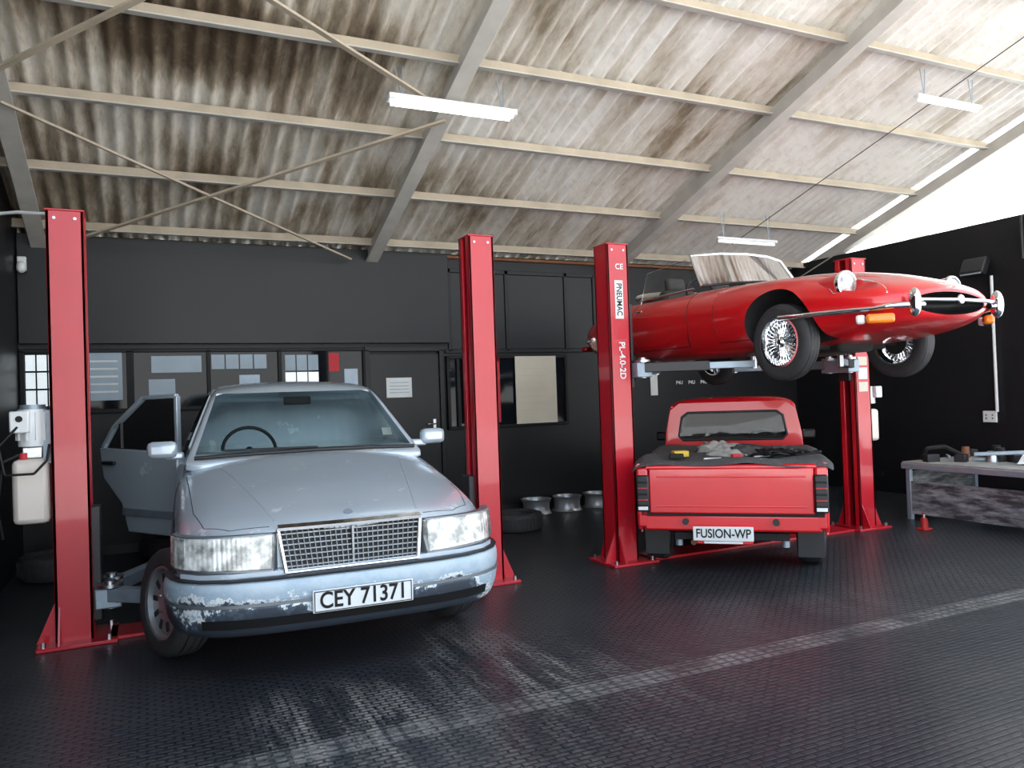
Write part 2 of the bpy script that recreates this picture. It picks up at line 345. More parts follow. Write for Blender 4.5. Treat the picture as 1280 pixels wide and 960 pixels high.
# ---------------------------------------------------------------- wheels
def wheel(parent,name,loc,r,w,side,style,rz=0.,ry=0.):
    g=bpy.data.objects.new(name,None); C.objects.link(g); g.parent=parent; g.location=loc; g.rotation_euler=(0,ry,rz); g.empty_display_size=.1
    h=w/2; ri=r*.66
    if style=='wire': ri=r*.64
    lathe('tire',[(ri,-h*.8),(ri+.01,-h*.95),(ri+(r-ri)*.5,-h*1.05),(r-.02,-h*.92),(r-.004,-h*.7),(r,-h*.3),(r,h*.3),(r-.004,h*.7),(r-.02,h*.92),(ri+(r-ri)*.5,h*1.05),(ri+.01,h*.95),(ri,h*.8),(ri,-h*.8)],M['rubber'],g,seg=48)
    s=side
    for k in (-.45,0,.45): lathe('tread_groove',[(r+.0008,h*k-.004),(r+.0008,h*k+.004),(r-.004,h*k+.004),(r-.004,h*k-.004),(r+.0008,h*k-.004)],M['black'],g,seg=48)
    if style=='wire':
        lathe('rim',[(ri+.006,h*.92),(ri-.012,h*.9),(ri-.02,h*.6),(ri-.035,h*.2),(ri-.035,-h*.4),(ri-.01,-h*.8),(ri,-h*.8),(ri-.004,h*.5),(ri+.006,h*.92)],M['chrome'],g,seg=48,flip=s)
        cyl('hub',(s*-h*.5,0,0),(s*h*.75,0,0),.045,M['chrome'],g,r2=.035)
        cyl('knock_off_cap',(s*h*.75,0,0),(s*h*.95,0,0),.04,M['chrome'],g,r2=.02)
        for k in(0,1): box('knock_off_ear',(s*h*.9,0,(-1)**k*.045),(.012,.022,.05),M['chrome'],g,.003)
        vs=[];fs=[]
        N=30
        for layer,(x0,x1,off) in enumerate([(.62,.45,.16),(.62,.45,-.16),(-.3,.1,.22),(-.3,.1,-.22)]):
            for i in range(N):
                a=2*math.pi*(i+.25*layer)/N; b_=a+off*1.4
                p=Vector((s*h*x0,.045*math.cos(b_*1.),.045*math.sin(b_))); q=Vector((s*h*x1,(ri-.03)*math.cos(a),(ri-.03)*math.sin(a)))
                d=(q-p).normalized(); e1=d.cross(Vector((1,0,0))).normalized()*.003; e2=d.cross(e1).normalized()*.003; k=len(vs)
                for pp in(p,q):
                    vs+= [pp+e1,pp+e2,pp-e1,pp-e2]
                fs+= [(k,k+1,k+5,k+4),(k+1,k+2,k+6,k+5),(k+2,k+3,k+7,k+6),(k+3,k,k+4,k+7)]
        mk('spokes',vs,fs,M['chrome'],g,smooth=False)
        lathe('brake_disc',[(.001,-h*.5),(ri*.55,-h*.5),(ri*.55,-h*.6),(.001,-h*.6)],M['under'],g,flip=s)
    else:
        mt=M['silverplastic']
        lathe('rim',[(ri+.004,h*.9),(ri-.012,h*.88),(ri-.02,h*.5),(ri-.03,0),(ri-.03,-h*.7),(ri,-h*.8),(ri+.002,h*.5),(ri+.004,h*.9)],mt,g,seg=48,flip=s)
        lathe('disc',[(.001,h*.72),(ri*.25,h*.72),(ri*.3,h*.62),(ri*.85,h*.62),(ri-.015,h*.45),(ri-.015,h*.35),(ri*.8,h*.4),(.001,h*.4)],mt,g,seg=48,flip=s)
        for i in range(10):
            a=2*math.pi*i/10; box('vent_slot',(s*h*.63,ri*.68*math.cos(a),ri*.68*math.sin(a)),(.012,.03,.055),M['under'],g,.004,rot=(a-math.pi/2,0,0))
        for i in range(5):
            a=2*math.pi*i/5+.3; cyl('lug_nut',(s*h*.6,ri*.36*math.cos(a),ri*.36*math.sin(a)),(s*h*.75,ri*.36*math.cos(a),ri*.36*math.sin(a)),.01,M['steel'],g,seg=6)
    return g
def greenhouse(name,outer,matp,parent,side_polys,front,rear,extra=[],th=.035,sub=2,crease={},capcrease=0.):
    inner=[(y,[(max(0,x-th) if x>0 else 0,z-th if i>1 else z-.2) for i,(x,z) in enumerate(p)]) for y,p in outer]
    mid=[(y,[(max(0,x-th*.45) if x>0 else 0,z-th*.45) for i,(x,z) in enumerate(p)]) for y,p in outer]
    y0,y1=outer[0][0],outer[-1][0]
    sc=lambda st:[(y0+th+(y-y0)*(y1-y0-2*th)/(y1-y0),p) for y,p in st]
    sc2=lambda st:[(y0+th*.45+(y-y0)*(y1-y0-.9*th)/(y1-y0),p) for y,p in st]
    o=loft(name,outer,matp,parent,sub,crease,capcrease); i_=loft('cutter',sc(inner),M['dark'],parent,sub,crease,capcrease); g=loft(name+'_glass',sc2(mid),M['glass'],parent,sub,crease,capcrease)
    bake(o);bake(i_);bake(g)
    cs=[i_]
    for poly in side_polys: cs.append(prism_yz(poly,-2,2,matp,parent))
    cs.append(prism_xz(front[0],front[1],front[2],matp,parent)); cs.append(prism_xz(rear[0],rear[1],rear[2],matp,parent))
    ex=[e() for e in extra]
    cut(o,cs+ex)
    ex=[e() for e in extra]
    if ex: cut(g,ex)
    bm=bmesh.new(); bm.from_mesh(g.data); zb=min(v.co.z for v in bm.verts)
    bmesh.ops.delete(bm,geom=[f for f in bm.faces if f.normal.z<-.8 and f.calc_center_median().z<zb+.04],context='FACES'); bm.to_mesh(g.data); bm.free()
    return o,g
def xcyl(x0,x1,y,z,r,parent,seg=48): return cyl('cutter',(x0,y,z),(x1,y,z),r,M['under'],parent,seg=seg)
def seat(parent,x,y,z,s=1.,m_=None):
    m_=m_ or M['seat']
    box('seat_cushion',(x,y,z),(.48*s,.5*s,.16*s),m_,parent,.05)
    box('seat_back',(x,y+.28*s,z+.3*s),(.48*s,.14*s,.55*s),m_,parent,.05,rot=(-.25,0,0))
    box('headrest',(x,y+.38*s,z+.64*s),(.26*s,.09*s,.17*s),m_,parent,.035,rot=(-.2,0,0))
def steering(parent,x,y,z,r=.19,tilt=.45):
    n=28; pts=[]
    for i in range(n):
        a=2*math.pi*i/n; pts.append((x+r*math.cos(a),y+r*math.sin(a)*math.sin(tilt),z+r*math.sin(a)*math.cos(tilt)))
    tube('steering_rim',pts,.013,M['black'],parent,closed=True)
    for a in (0,math.pi,-math.pi/2): tube('steering_spoke',[(x,y,z),(x+r*math.cos(a),y+r*math.sin(a)*math.sin(tilt),z+r*math.sin(a)*math.cos(tilt))],.012,M['black'],parent)
    cyl('steering_column',(x,y,z),(x,y-.25,z-.1),.03,M['black'],parent)
# ================================================================ SEDAN
def sedan():
    G=empty('sedan_car',(1.0,4.25,.13),0,1.04); G.rotation_euler=(R(1.1),0,R(-2.0))
    def sp(w,zb,zs,zt): return [(0,zb),(max(.1,w-.15),zb),(w-.04,zb+.05),(w,.40),(w,.60 if zs>.72 else zs-.12),(w-.018,zs-.095),(w-.065,zs-.035),(w-.17,zs+.004),(w*.45,zt),(0,zt+.012)]
    st=[(.05,.56,.22,.650,.690),(.09,.68,.21,.668,.712),(.16,.78,.2,.692,.734),(.30,.84,.19,.72,.762),(.5,.868,.19,.76,.805),(.85,.875,.19,.82,.87),(1.25,.875,.19,.88,.935),(1.45,.875,.19,.91,.965),(2.4,.875,.19,.93,.965),(3.5,.875,.19,.94,.975),(3.8,.865,.2,.945,1.0),(4.15,.83,.22,.935,.99),(4.36,.77,.26,.91,.95),(4.43,.66,.3,.86,.90)]
    body=loft('body',[(y,sp(w,zb,zs,zt)) for y,w,zb,zs,zt in st],M['silver'],G,2)
    bake(body); P=Proj(body)
    for sg in(-1,1):
        for seg in ([(1.32,.25),(1.32,.87)],[(2.45,.25),(2.45,.9)],[(1.32,.25),(3.1,.25)],[(3.1,.25),(3.4,.9)]):
            if sg<0 and seg[0][0]>=2.4: continue
            tube('panel_gap',P.side(sg,dense(seg,12),0),.004,M['black'],G)
        ln=P.side(sg,dense([(.75+.5,.44),(3.1,.44)],20),0)
        tube('side_molding',ln,.022,M['armsteel'],G)
    for sg in(-1,1): tube('hood_gap',P.top(dense([(sg*.41,.10),(sg*.60,.15),(sg*.72,.26),(sg*.765,.5),(sg*.79,1.3)],10),-.002),.003,M['under'],G)
    tube('hood_crease_left',P.top(dense([(-.38,.13),(-.58,1.25)],16),-.008),.010,M['silver'],G); tube('hood_crease_right',P.top(dense([(.38,.13),(.58,1.25)],16),-.008),.010,M['silver'],G)
    cs=[]
    for y in(.86,3.53):
        for sg in(-1,1): cs.append(xcyl(sg*.55,sg*1.1,y,.30,.365,G))
    cs.append(prism_yz([(1.55,.34),(1.55,1.3),(3.5,1.3),(3.5,.34)],-.72,.72,M['dark'],G))
    cs.append(prism_yz([(2.5,.36),(2.5,1.3),(3.4,1.3),(3.15,.7),(3.05,.36)],-1.2,-.6,M['dark'],G))
    cut(body,cs)
    wz=.175
    wheel(G,'front_wheel_right',(-.865,.90,wz),.312,.20,-1,'cap',R(24),R(5)); wheel(G,'front_wheel_left',(.755,.86,wz+.01),.312,.20,1,'cap',R(20),R(-4))
    wheel(G,'rear_wheel_right',(-.75,3.53,wz-.03),.312,.20,-1,'cap'); wheel(G,'rear_wheel_left',(.75,3.53,wz-.03),.312,.20,1,'cap')
    for sg in(-1,1): 
        cyl('suspension_arm',(sg*.3,.84,.26),(sg*.72,.86,wz),.03,M['under'],G); cyl('strut',(sg*.64,.84,wz+.05),(sg*.58,.84,.6),.04,M['under'],G)
    def gp(zt,wk=1.):
        w=lambda z:.81-(z-.9)*.43
        zz=max(zt,.93)
        return [(0,.86),(.80*wk,.86),(w(.93)*wk,.90),(w((zz+.92)/2)*wk,(zz+.9)/2),(w(zz-.03)*wk,zz-.035),((w(zz)-.06)*wk,zz-.008),(w(zz)*.5,zz+.012),(0,zz+.018)]
    st=[(1.36,.91),(1.42,.955),(1.62,1.10),(1.86,1.28),(2.02,1.395),(2.2,1.435),(2.55,1.45),(2.9,1.435),(3.1,1.39),(3.35,1.23),(3.62,1.05),(3.75,.95)]
    gh=[(y,gp(z)) for y,z in st]
    sp1=[(1.78,.975),(2.14,1.355),(2.36,1.375),(2.36,.975)]
    sp2=[(2.46,.975),(2.46,1.378),(2.95,1.355),(3.28,1.13),(3.34,.975)]
    greenhouse('cabin_frame',gh,M['silver'],G,[sp1,sp2],([(-.735,.975),(-.568,1.378),(.568,1.378),(.735,.975)],1.2,2.1),([(-.66,1.02),(-.53,1.35),(.53,1.35),(.66,1.02)],3.1,4),
        extra=[lambda:prism_yz([(2.47,.8),(2.47,1.38),(2.96,1.36),(3.3,1.12),(3.36,.8)],-1.2,-.45,M['dark'],G)],sub=2,crease={4:.4})
    tube('windshield_seal',[(-.74,1.41,.962),(-.4,1.36,.975),(0,1.35,.98),(.4,1.36,.975),(.74,1.41,.962)],.014,M['black'],G)
    tube('wiper',[(0.05,1.38,.995),(-.55,1.45,1.0)],.008,M['black'],G)
    box('dashboard',(0,1.66,.84),(1.4,.34,.2),M['dark'],G,.05)
    steering(G,-.36,1.90,.96,.185,.5)
    for x in(-.36,.36): seat(G,x,2.3,.55)
    box('rear_bench',(0,3.1,.55),(1.3,.5,.2),M['seat'],G,.06); box('rear_bench_back',(0,3.38,.8),(1.3,.16,.55),M['seat'],G,.06,rot=(-.3,0,0))
    box('rear_view_mirror',(0,1.98,1.31),(.2,.03,.06),M['black'],G,.01)
    box('license_disc',(.62,1.72,1.06),(.07,.004,.07),M['paper'],G,.001,rot=(-.75,0,0))
    for sg in(-1,1):
        ox=.935 if sg<0 else .965
        box('mirror_housing',(sg*ox,1.68,1.01),(.19,.10,.115),M['silver'],G,.035,rot=(0,0,sg*.12)); box('mirror_stalk',(sg*.86,1.7,.965),(.12,.08,.05),M['silver'],G,.015)
    hx,hy=-.85,2.48; th=R(38); dx,dy=-math.sin(th),math.cos(th)
    def D(t,o,z): return (hx+dx*t+(-math.cos(th))*o,hy+dy*t+(-math.sin(th))*o,z)
    low=[(0,.27),(0,.93),(.97,.95),(.93,.70),(.70,.50),(.62,.27)]
    n=len(low); v=[D(t,0,z) for t,z in low]+[D(t,-.07,z) for t,z in low]
    mk('rear_door_panel',v,[tuple(range(n)),tuple(range(n,2*n))]+[(i,(i+1)%n,n+(i+1)%n,n+i) for i in range(n)],M['silver'],G,bevel=.012)
    fr=[(0.02,.93),(.02,1.37),(.42,1.36),(.80,1.12),(.95,.95)]
    for a,b_ in zip(fr[:-1],fr[1:]): beam('rear_door_frame',D(a[0],-.03-.0,a[1]),D(b_[0],-.03,b_[1]),.035,.04,M['silver'],G,.006,up=(dy,-dx,0))
    beam('rear_door_quarter_bar',D(.72,-.03,.95),D(.72,-.03,1.17),.02,.025,M['black'],G,up=(dy,-dx,0))
    mk('rear_door_glass',[D(t,-.03,z) for t,z in fr],[tuple(range(5))],M['clear'],G)
    beam('door_handle',D(.74,.02,.83),D(.9,.02,.83),.03,.03,M['black'],G,.008); 
    beam('door_molding',D(.02,.01,.44),D(.66,.01,.44),.02,.06,M['armsteel'],G,.005)
    half=[(0,-.05),(.25,-.047),(.45,-.035),(.62,-.005),(.74,.05),(.82,.12),(.872,.22),(.895,.32),(.898,.40)]
    sec=[(-.10,.455),(0,.455),(.018,.445),(.028,.42),(.028,.345),(.012,.335),(.028,.325),(.02,.27),(.0,.20),(-.03,.165),(-.1,.165)]
    sweep_plan('front_bumper',half,sec,M['bumper'],G,1)
    sweep_plan('bumper_upper_lip',[(x,y) for x,y in half],[(-.02,.452),(.016,.452),(.02,.457),(.0,.462),(-.02,.462)],M['black'],G,0)
    sweep_plan('lower_air_intake',half[:5],[(0,.268),(.0245,.268),(.012,.222),(0,.222)],M['ink'],G,0)
    sweep_plan('bumper_rub_strip_groove',half,[(0,.343),(.0245,.343),(.0245,.327),(0,.327)],M['grillesteel'],G,0)
    half2=[(0,4.46),(.4,4.45),(.7,4.40),(.84,4.28),(.88,4.1),(.88,3.95)]
    sweep_plan('rear_bumper',half2,[(.1,.5),(-.02,.5),(-.03,.3),(.05,.22),(.1,.22)],M['bumper'],G,0)
    box('rear_filler',(0,4.36,.36),(1.4,.18,.25),M['silver'],G,.05)
    box('number_plate',(.03,-.09,.325),(.52,.012,.115),M['plate'],G,.004); 
    tube('plate_border',[(-.22,-.098,.275),(.28,-.098,.275),(.28,-.098,.375),(-.22,-.098,.375)],.003,M['ink'],G,closed=True)
    text('plate_text','CEY 71371',.115,M['ink'],G,(.03,-.098,.325),(R(90),0,0),sx=.86)
    T=.375;B=.345;z0,z1=.470,.684
    y=lambda z:.0+(z-z0)*.22
    fr=[(-B,y(z0)-.01,z0),(B,y(z0)-.01,z0),(T,y(z1)-.01,z1),(-T,y(z1)-.01,z1)]
    mk('grille_back',[(a,b_+.03,c_) for a,b_,c_ in fr],[(0,1,2,3)],M['ink'],G,solid=.02)
    for a,b_ in((0,1),(1,2),(3,0)): tube('grille_frame',[fr[a],fr[b_]],.012,M['chrome'],G)
    sweep_plan('grille_header',[(0,.030),(.2,.034),(.375,.045)],[(0.01,.674),(.03,.679),(.03,.694),(.0,.708),(-.03,.694)],M['chrome'],G)
    for k in range(1,8):
        z=z0+(z1-z0)*k/8; w_=B+(T-B)*k/8; box('grille_slat',(0,y(z)+.004,z),(2*w_,.016,.006),M['slat'],G)
    for k in range(-12,13):
        x=k*.0285; beam('grille_bar',(x*B/T,y(z0),z0),(x,y(z1),z1),.004,.012,M['grillesteel'],G)
    box('grille_centre_bar',(0,.008,.576),(.010,.02,.20),M['slat'],G)
    cyl('hood_badge',(0,.125,.722),(0,.118,.735),.024,M['armsteel'],G)
    for sg in(-1,1):
        xs=[.405,.5,.6,.68,.75,.81,.855,.878]; ny=[.005,.016,.036,.06,.095,.15,.22,.30]
        def patch(nm,mt,o,zb0,zt0,rng,bev=0.):
            vs=[];fs=[]
            for i in rng:
                x=xs[i];yy=ny[i]
                zt=zt0-.012*(x-.4); zb=zb0+.03*(x-.4)
                vs+=[(sg*(x+o*.5),yy-o,zb),(sg*(x+o*.3),yy-o+.025,zt)]
                vs+=[(sg*(x-.03),yy+.06,zb),(sg*(x-.03),yy+.06,zt)]
            k=len(list(rng))
            for i in range(k-1):
                a=4*i;b_=4*i+4
                fs+=[(a,b_,b_+1,a+1),(a+1,b_+1,b_+3,a+3),(a,a+2,b_+2,b_)]
            fs+=[(0,1,3,2),(4*k-4,4*k-3,4*k-1,4*k-2)]
            return mk(nm,vs,fs,mt,G,smooth=True,angle=50,bevel=bev)
        patch('headlight_housing',M['grillesteel'],.0,.482,.670,range(0,8))
        patch('headlight_lens',M['lens'],.014,.494,.664,range(0,6),.006)
        patch('indicator_lens',M['lens'],.012,.494,.664,range(5,8),.004)
    sweep_plan('front_valance',[(0,0.0),(.35,.005),(.6,.035),(.75,.09),(.83,.18)],[(-.03,.46),(.012,.46),(.012,.485),(-.03,.485)],M['silver'],G)
    return G
# ================================================================ CONVERTIBLE
def convertible():
    G=empty('convertible_car',(5.38,3.80,1.62),0,1.)
    def ep(w,zb,zm,zc,xc,zv,xv,zt): return [(0,zb),(w*.6,zb),(w*.88,zb+.05),(w,zm),(w*.965,zm+(zc-zm)*.62),(xc,zc),(xv,zv),(xv*.5,(zv+zt)/2+.008),(0,zt)]
    st=[(0,.36,.39,.46,.535,.26,.555,.16,.565),(.03,.48,.355,.46,.565,.36,.59,.22,.60),(.12,.60,.315,.465,.608,.46,.635,.28,.652),(.32,.69,.27,.47,.662,.54,.69,.33,.726),(.62,.765,.235,.48,.735,.60,.74,.36,.795),(.98,.815,.215,.50,.795,.625,.78,.39,.855),(1.4,.815,.2,.50,.815,.62,.80,.40,.885),(1.9,.80,.19,.50,.82,.62,.83,.42,.90),(2.1,.80,.19,.50,.82,.62,.84,.42,.90),(3.0,.82,.19,.52,.82,.68,.84,.4,.86),(3.42,.83,.2,.54,.835,.67,.85,.4,.87),(3.8,.79,.24,.54,.79,.6,.81,.36,.83),(4.15,.68,.3,.53,.70,.5,.72,.3,.735),(4.38,.50,.36,.52,.62,.36,.63,.2,.64),(4.45,.36,.4,.5,.57,.26,.58,.15,.585)]
    body=loft('body',[(a[0],ep(*a[1:])) for a in st],M['red'],G,2)
    bake(body); P=Proj(body)
    for sg in(-1,1):
        tube('door_gap',P.side(sg,dense([(2.12,.80),(2.08,.5),(2.15,.30),(2.95,.30),(3.0,.5),(2.98,.80)],8),0),.004,M['ink'],G)
        tube('bonnet_gap',P.side(sg,dense([(1.72,.80),(1.72,.30),(1.35,.30)],8),0),.0035,M['ink'],G)
        b_=P.side(sg,dense([(.17,.43),(.95-.02,.44)],14),.006)
        tube('bumper_blade',[Vector((sg*.36,-.045,.44)),Vector((sg*.47,-.02,.44)),Vector((sg*.57,.06,.44))]+b_,.022,M['chrome'],G)
        ellip('overrider',(sg*.455,-.045,.455),(.034,.05,.105),M['chrome'],G)
        rbp=P.side(sg,dense([(3.85,.5),(4.3,.5)],10),.006); tube('rear_bumper_blade',rbp+[Vector((sg*.3,4.5,.5))],.022,M['chrome'],G)
        ellip('rear_overrider',(sg*.34,4.5,.5),(.03,.05,.1),M['chrome'],G)
        tube('bonnet_swage',P.top(dense([(sg*.30,.35),(sg*.34,1.0),(sg*.36,1.7)],12),-.004),.008,M['red'],G)
    tube('bumper_centre_bar',[(-.40,-.05,.475),(0,-.06,.48),(.40,-.05,.475)],.013,M['chrome'],G)
    cs=[]
    for y,r in((.98,.365),(3.42,.35)):
        for sg in(-1,1): cs.append(xcyl(sg*.45,sg*1.1,y,.315,r,G))
    el=ellip('cutter',(0,-.02,.462),(.40,.24,.086),M['ink'],G,32); cs.append(el)
    cs.append(mk('cutter',[(x*s_,y,z) for (x,y) in ((.55,2.12),(.62,2.3),(.63,2.9),(.5,3.12)) for s_ in(1,-1) for z in(.32,1.2)],[(0,4,5,1),(4,8,9,5),(8,12,13,9),(12,14,15,13),(14,10,11,15),(10,6,7,11),(6,2,3,7),(2,0,1,3),(0,2,6,10,14,12,8,4),(1,5,9,13,15,11,7,3)],M['dark'],G))
    for sg in(-1,1): cs.append(ellip('cutter',(sg*.59,.34,.675),(.125,.27,.105),M['red'],G,28))
    cut(body,cs)
    for sg in(-1,1):
        c=(sg*.60,.42,.645)
        lathe('headlamp_ring',[(.090,.03),(.104,-.0),(.100,-.022),(.086,-.026),(.083,-.01),(.083,.03)],M['chrome'],G,c,'Y')
        ellip('headlamp_glass',(c[0],c[1]-.006,c[2]),(.085,.035,.085),M['lens'],G)
        cyl('headlamp_bowl',(c[0],c[1]+.0,c[2]),(c[0]*.99,c[1]+.3,c[2]+.0),.096,M['red'],G,r2=.06)
        pts=[]
        for k in range(29):
            a=math.pi*2*k/28; pts.append((sg*(.585+.118*math.cos(a)),.34+.255*math.sin(a)))
        tube('headlamp_recess_trim',P.top(pts,-.004),.005,M['chrome'],G,closed=True)
        box('turn_signal_lens',(sg*.60,.125,.355),(.19,.07,.07),M['amber'],G,.02,rot=(0,0,sg*.72)); box('side_light_lens',(sg*.682,.225,.355),(.06,.05,.065),M['white'],G,.015,rot=(0,0,sg*.95))
        box('rear_lamp',(sg*.5,4.36,.42),(.25,.08,.06),M['redlens'],G,.02,rot=(0,0,-sg*.5))
    lathe('mouth_badge',[(.001,-.012),(.03,-.01),(.036,0),(.03,.01)],M['chrome'],G,(0,-.075,.48),'Y')
    for y in(.98,3.42):
        for sg in(-1,1): wheel(G,'%s_wheel_%s'%('front' if y<2 else 'rear','left' if sg>0 else 'right'),(sg*.665,y,.25),.312,.155,sg,'wire')
    box('exhaust_box',(0.1,2.6,.17),(.35,.6,.10),M['under'],G,.03); tube('exhaust_pipe',[(.15,1.2,.18),(.15,2.3,.17)],.03,M['rust'],G); tube('front_subframe',[(-.45,.98,.22),(.45,.98,.22)],.035,M['under'],G)
    box('engine_sump',(0,1.1,.22),(.4,.5,.12),M['under'],G,.03)
    for sg in(-1,1): cyl('suspension',(sg*.3,.98,.25),(sg*.62,.98,.25),.03,M['under'],G)
    wf=[(-.63,2.05,.86),(-.58,2.27,1.19),(-.3,2.18,1.21),(0,2.15,1.215),(.3,2.18,1.21),(.58,2.27,1.19),(.63,2.05,.86)]
    tube('windshield_frame',wf,.013,M['chrome'],G); 
    bot=[(-.63,2.05,.86),(-.35,1.93,.885),(0,1.89,.90),(.35,1.93,.885),(.63,2.05,.86)]; top=[wf[1],wf[2],wf[3],wf[4],wf[5]]
    tube('windshield_base',bot,.012,M['black'],G)
    mk('windshield_glass',bot+top,[(i,i+1,i+6,i+5) for i in range(4)],M['glass'],G,smooth=True)
    tube('windshield_centre_rod',[(0,1.98,.9),(0,2.15,1.21)],.004,M['chrome'],G)
    for sg in(-1,1):
        mk('door_window',[(sg*.665,2.12,.80),(sg*.61,2.28,1.15),(sg*.60,2.95,1.12),(sg*.66,3.0,.80)],[(0,1,2,3)],M['clear'],G)
        tube('door_window_edge',[(sg*.61,2.28,1.15),(sg*.60,2.95,1.12),(sg*.66,3.0,.80)],.004,M['chrome'],G)
        tube('door_top_trim',[(sg*.66,2.12,.845),(sg*.68,3.0,.835)],.009,M['chrome'],G)
        seat(G,sg*.3,2.55,.42,.9)
        box('door_handle',(sg*.80,2.85,.70),(.02,.12,.02),M['chrome'],G,.006)
    steering(G,-.33,2.42,.83,.18,.35); box('dashboard',(0,2.18,.76),(1.1,.14,.16),M['dark'],G,.04)
    ellip('folded_soft_top',(0,3.18,.90),(.60,.16,.075),M['beige'],G); tube('soft_top_rail',[(-.60,3.05,.86),(-.5,3.3,.90),(0,3.38,.93),(.5,3.3,.90),(.60,3.05,.86)],.02,M['black'],G)
    ellip('rear_view_mirror',(0,2.12,1.12),(.09,.02,.03),M['black'],G)
    return G
# ================================================================ PICKUP
def pickup():
    L=3.85; fx,fy=math.sin(R(42)),math.cos(R(42))
    G=empty('pickup_truck',(4.22+L*fx,4.95+L*fy,0),R(180-42),1.)
    m_=M['red_truck']
    def sp(w,zb,zs,zt): return [(0,zb),(max(.1,w-.15),zb),(w-.03,zb+.05),(w,.50),(w,.64),(w-.01,zs-.08),(w-.03,zs-.015),(w-.10,zs+.005),(w*.45,zt),(0,zt+.004)]
    st=[(.08,.62,.36,.72,.75),(.12,.67,.30,.75,.78),(.3,.69,.27,.78,.82),(.9,.70,.27,.82,.87),(1.1,.70,.27,.86,.88),(1.9,.70,.27,.87,.89),(1.98,.70,.27,.87,.89)]
    body=loft('front_body',[(y,sp(*r)) for y,*r in st],m_,G,2,{6:.5},.6); bake(body); P=Proj(body)
    for sg in(-1,1): tube('door_gap',P.side(sg,dense([(1.05,.84),(1.05,.32),(1.88,.32),(1.88,.84)],8),0),.004,M['ink'],G)
    cs=[xcyl(sg*.5,sg*1.1,.72,.30,.335,G) for sg in(-1,1)]+[prism_yz([(1.0,.4),(1.0,1.2),(1.92,1.2),(1.92,.4)],-.62,.62,M['dark'],G)]
    cut(body,cs)
    wv=lambda z:.695-(z-.88)*.17
    rst=[(1.36,1.335),(1.44,1.375),(1.6,1.398),(1.80,1.402),(1.93,1.398),(1.985,1.375),(2.005,1.33)]
    vs=[];fs=[]; 
    for y,zt in rst:
        pr=[(wv(1.30),1.295),(wv(1.34),min(zt-.03,1.345)),(wv(1.38)-.06,zt-.008),(.42,zt+.008),(.2,zt+.014),(0,zt+.016)]
        full=[(x,z) for x,z in pr]+[(-x,z) for x,z in pr[-2::-1]]
        for x,z in full: vs.append((x,y,z))
    k=11
    for i in range(len(rst)-1):
        for j in range(k-1): a=i*k+j; fs.append((a,a+1,a+k+1,a+k))
    mk('cab_roof',vs,fs,m_,G,smooth=True,angle=60,solid=.02,sub=1)
    for sg in(-1,1):
        def slab(nm,pts,th=.04):
            n=len(pts); v=[(sg*(wv(z)+.0),y,z) for y,z in pts]+[(sg*(wv(z)-th),y,z) for y,z in pts]
            return mk(nm,v,[tuple(range(n)),tuple(range(n,2*n))]+[(i,(i+1)%n,n+(i+1)%n,n+i) for i in range(n)],m_,G,bevel=.008)
        slab('rear_pillar',[(2.005,.85),(1.80,.85),(1.76,1.32),(2.0,1.345)])
        slab('front_pillar',[(.98,.86),(1.09,.86),(1.47,1.33),(1.36,1.335)])
        slab('door_sill_rail',[(.98,.85),(.98,.93),(1.85,.93),(1.85,.85)])
        mk('side_glass',[(sg*(wv(z)-.02),y,z) for y,z in((1.10,.93),(1.45,1.31),(1.77,1.31),(1.82,.93))],[(0,1,2,3)],M['clear'],G)
    op=[(.49,.985),(.535,1.03),(.50,1.225),(.44,1.27)]; op=op+[(-x,z) for x,z in op[::-1]]
    ou=[(.69,.84),(.675,1.05),(.625,1.30),(.53,1.375)]; ou=ou+[(-x,z) for x,z in ou[::-1]]
    yy=lambda z:2.02-(max(0,z-1.25))*.1
    v=[(x,yy(z),z) for x,z in ou]+[(x,yy(z),z) for x,z in op]+[(x,yy(z)-.04,z) for x,z in ou]+[(x,yy(z)-.04,z) for x,z in op]
    f_=[]
    for i in range(8):
        j=(i+1)%8; f_+=[(i,j,8+j,8+i),(16+i,24+i,24+j,16+j),(i,16+i,16+j,j),(8+i,8+j,24+j,24+i)]
    mk('cab_rear_panel',v,f_,m_,G,bevel=.006)
    tube('rear_window_seal',[(x,yy(z)+.003,z) for x,z in op],.013,M['black'],G,closed=True)
    mk('rear_glass',[(x,yy(z)-.015,z) for x,z in op],[tuple(range(8))],M['clear'],G)
    mk('windshield',[(-.64,1.0,.90),(.64,1.0,.90),(.57,1.40,1.34),(-.57,1.40,1.34)],[(0,1,2,3)],M['clear'],G)
    box('dashboard',(0,1.12,.86),(1.1,.2,.14),M['dark'],G,.04)
    box('bench_seat',(0,1.62,.6),(1.15,.42,.2),M['seat'],G,.06); box('bench_seat_back',(0,1.80,.80),(1.15,.14,.42),M['seat'],G,.05)
    steering(G,-.3,1.42,.9,.17,.5)
    y0,y1=2.05,L; W=.745; zt=.885
    for sg in(-1,1):
        arch=[(3.22+.36*math.cos(math.pi*k/14),.30+.36*math.sin(math.pi*k/14)) for k in range(15)]
        poly=[(y1-.01,zt),(y1,.5),(y1-.03,.36),(3.6,.34)]+[a for a in arch if a[1]>.34]+[(2.84,.34),(y0,.32),(y0,zt)]
        a=prism_yz(poly,sg*(W-.04),sg*W,m_,G); a.name='bed_side'
        s=a.modifiers.new('b','BEVEL'); s.width=.012; s.segments=3; s.limit_method='ANGLE'; finish(a)
        tube('bed_rail',[(sg*(W-.02),y0+.02,zt),(sg*(W-.02),y1-.03,zt)],.022,m_,G)
        tube('side_swage',[(sg*(W-.004),y0+.03,.66),(sg*(W-.004),y1-.12,.66)],.012,m_,G)
        tube('arch_lip',[(sg*(W),y,z) for y,z in arch],.011,m_,G)
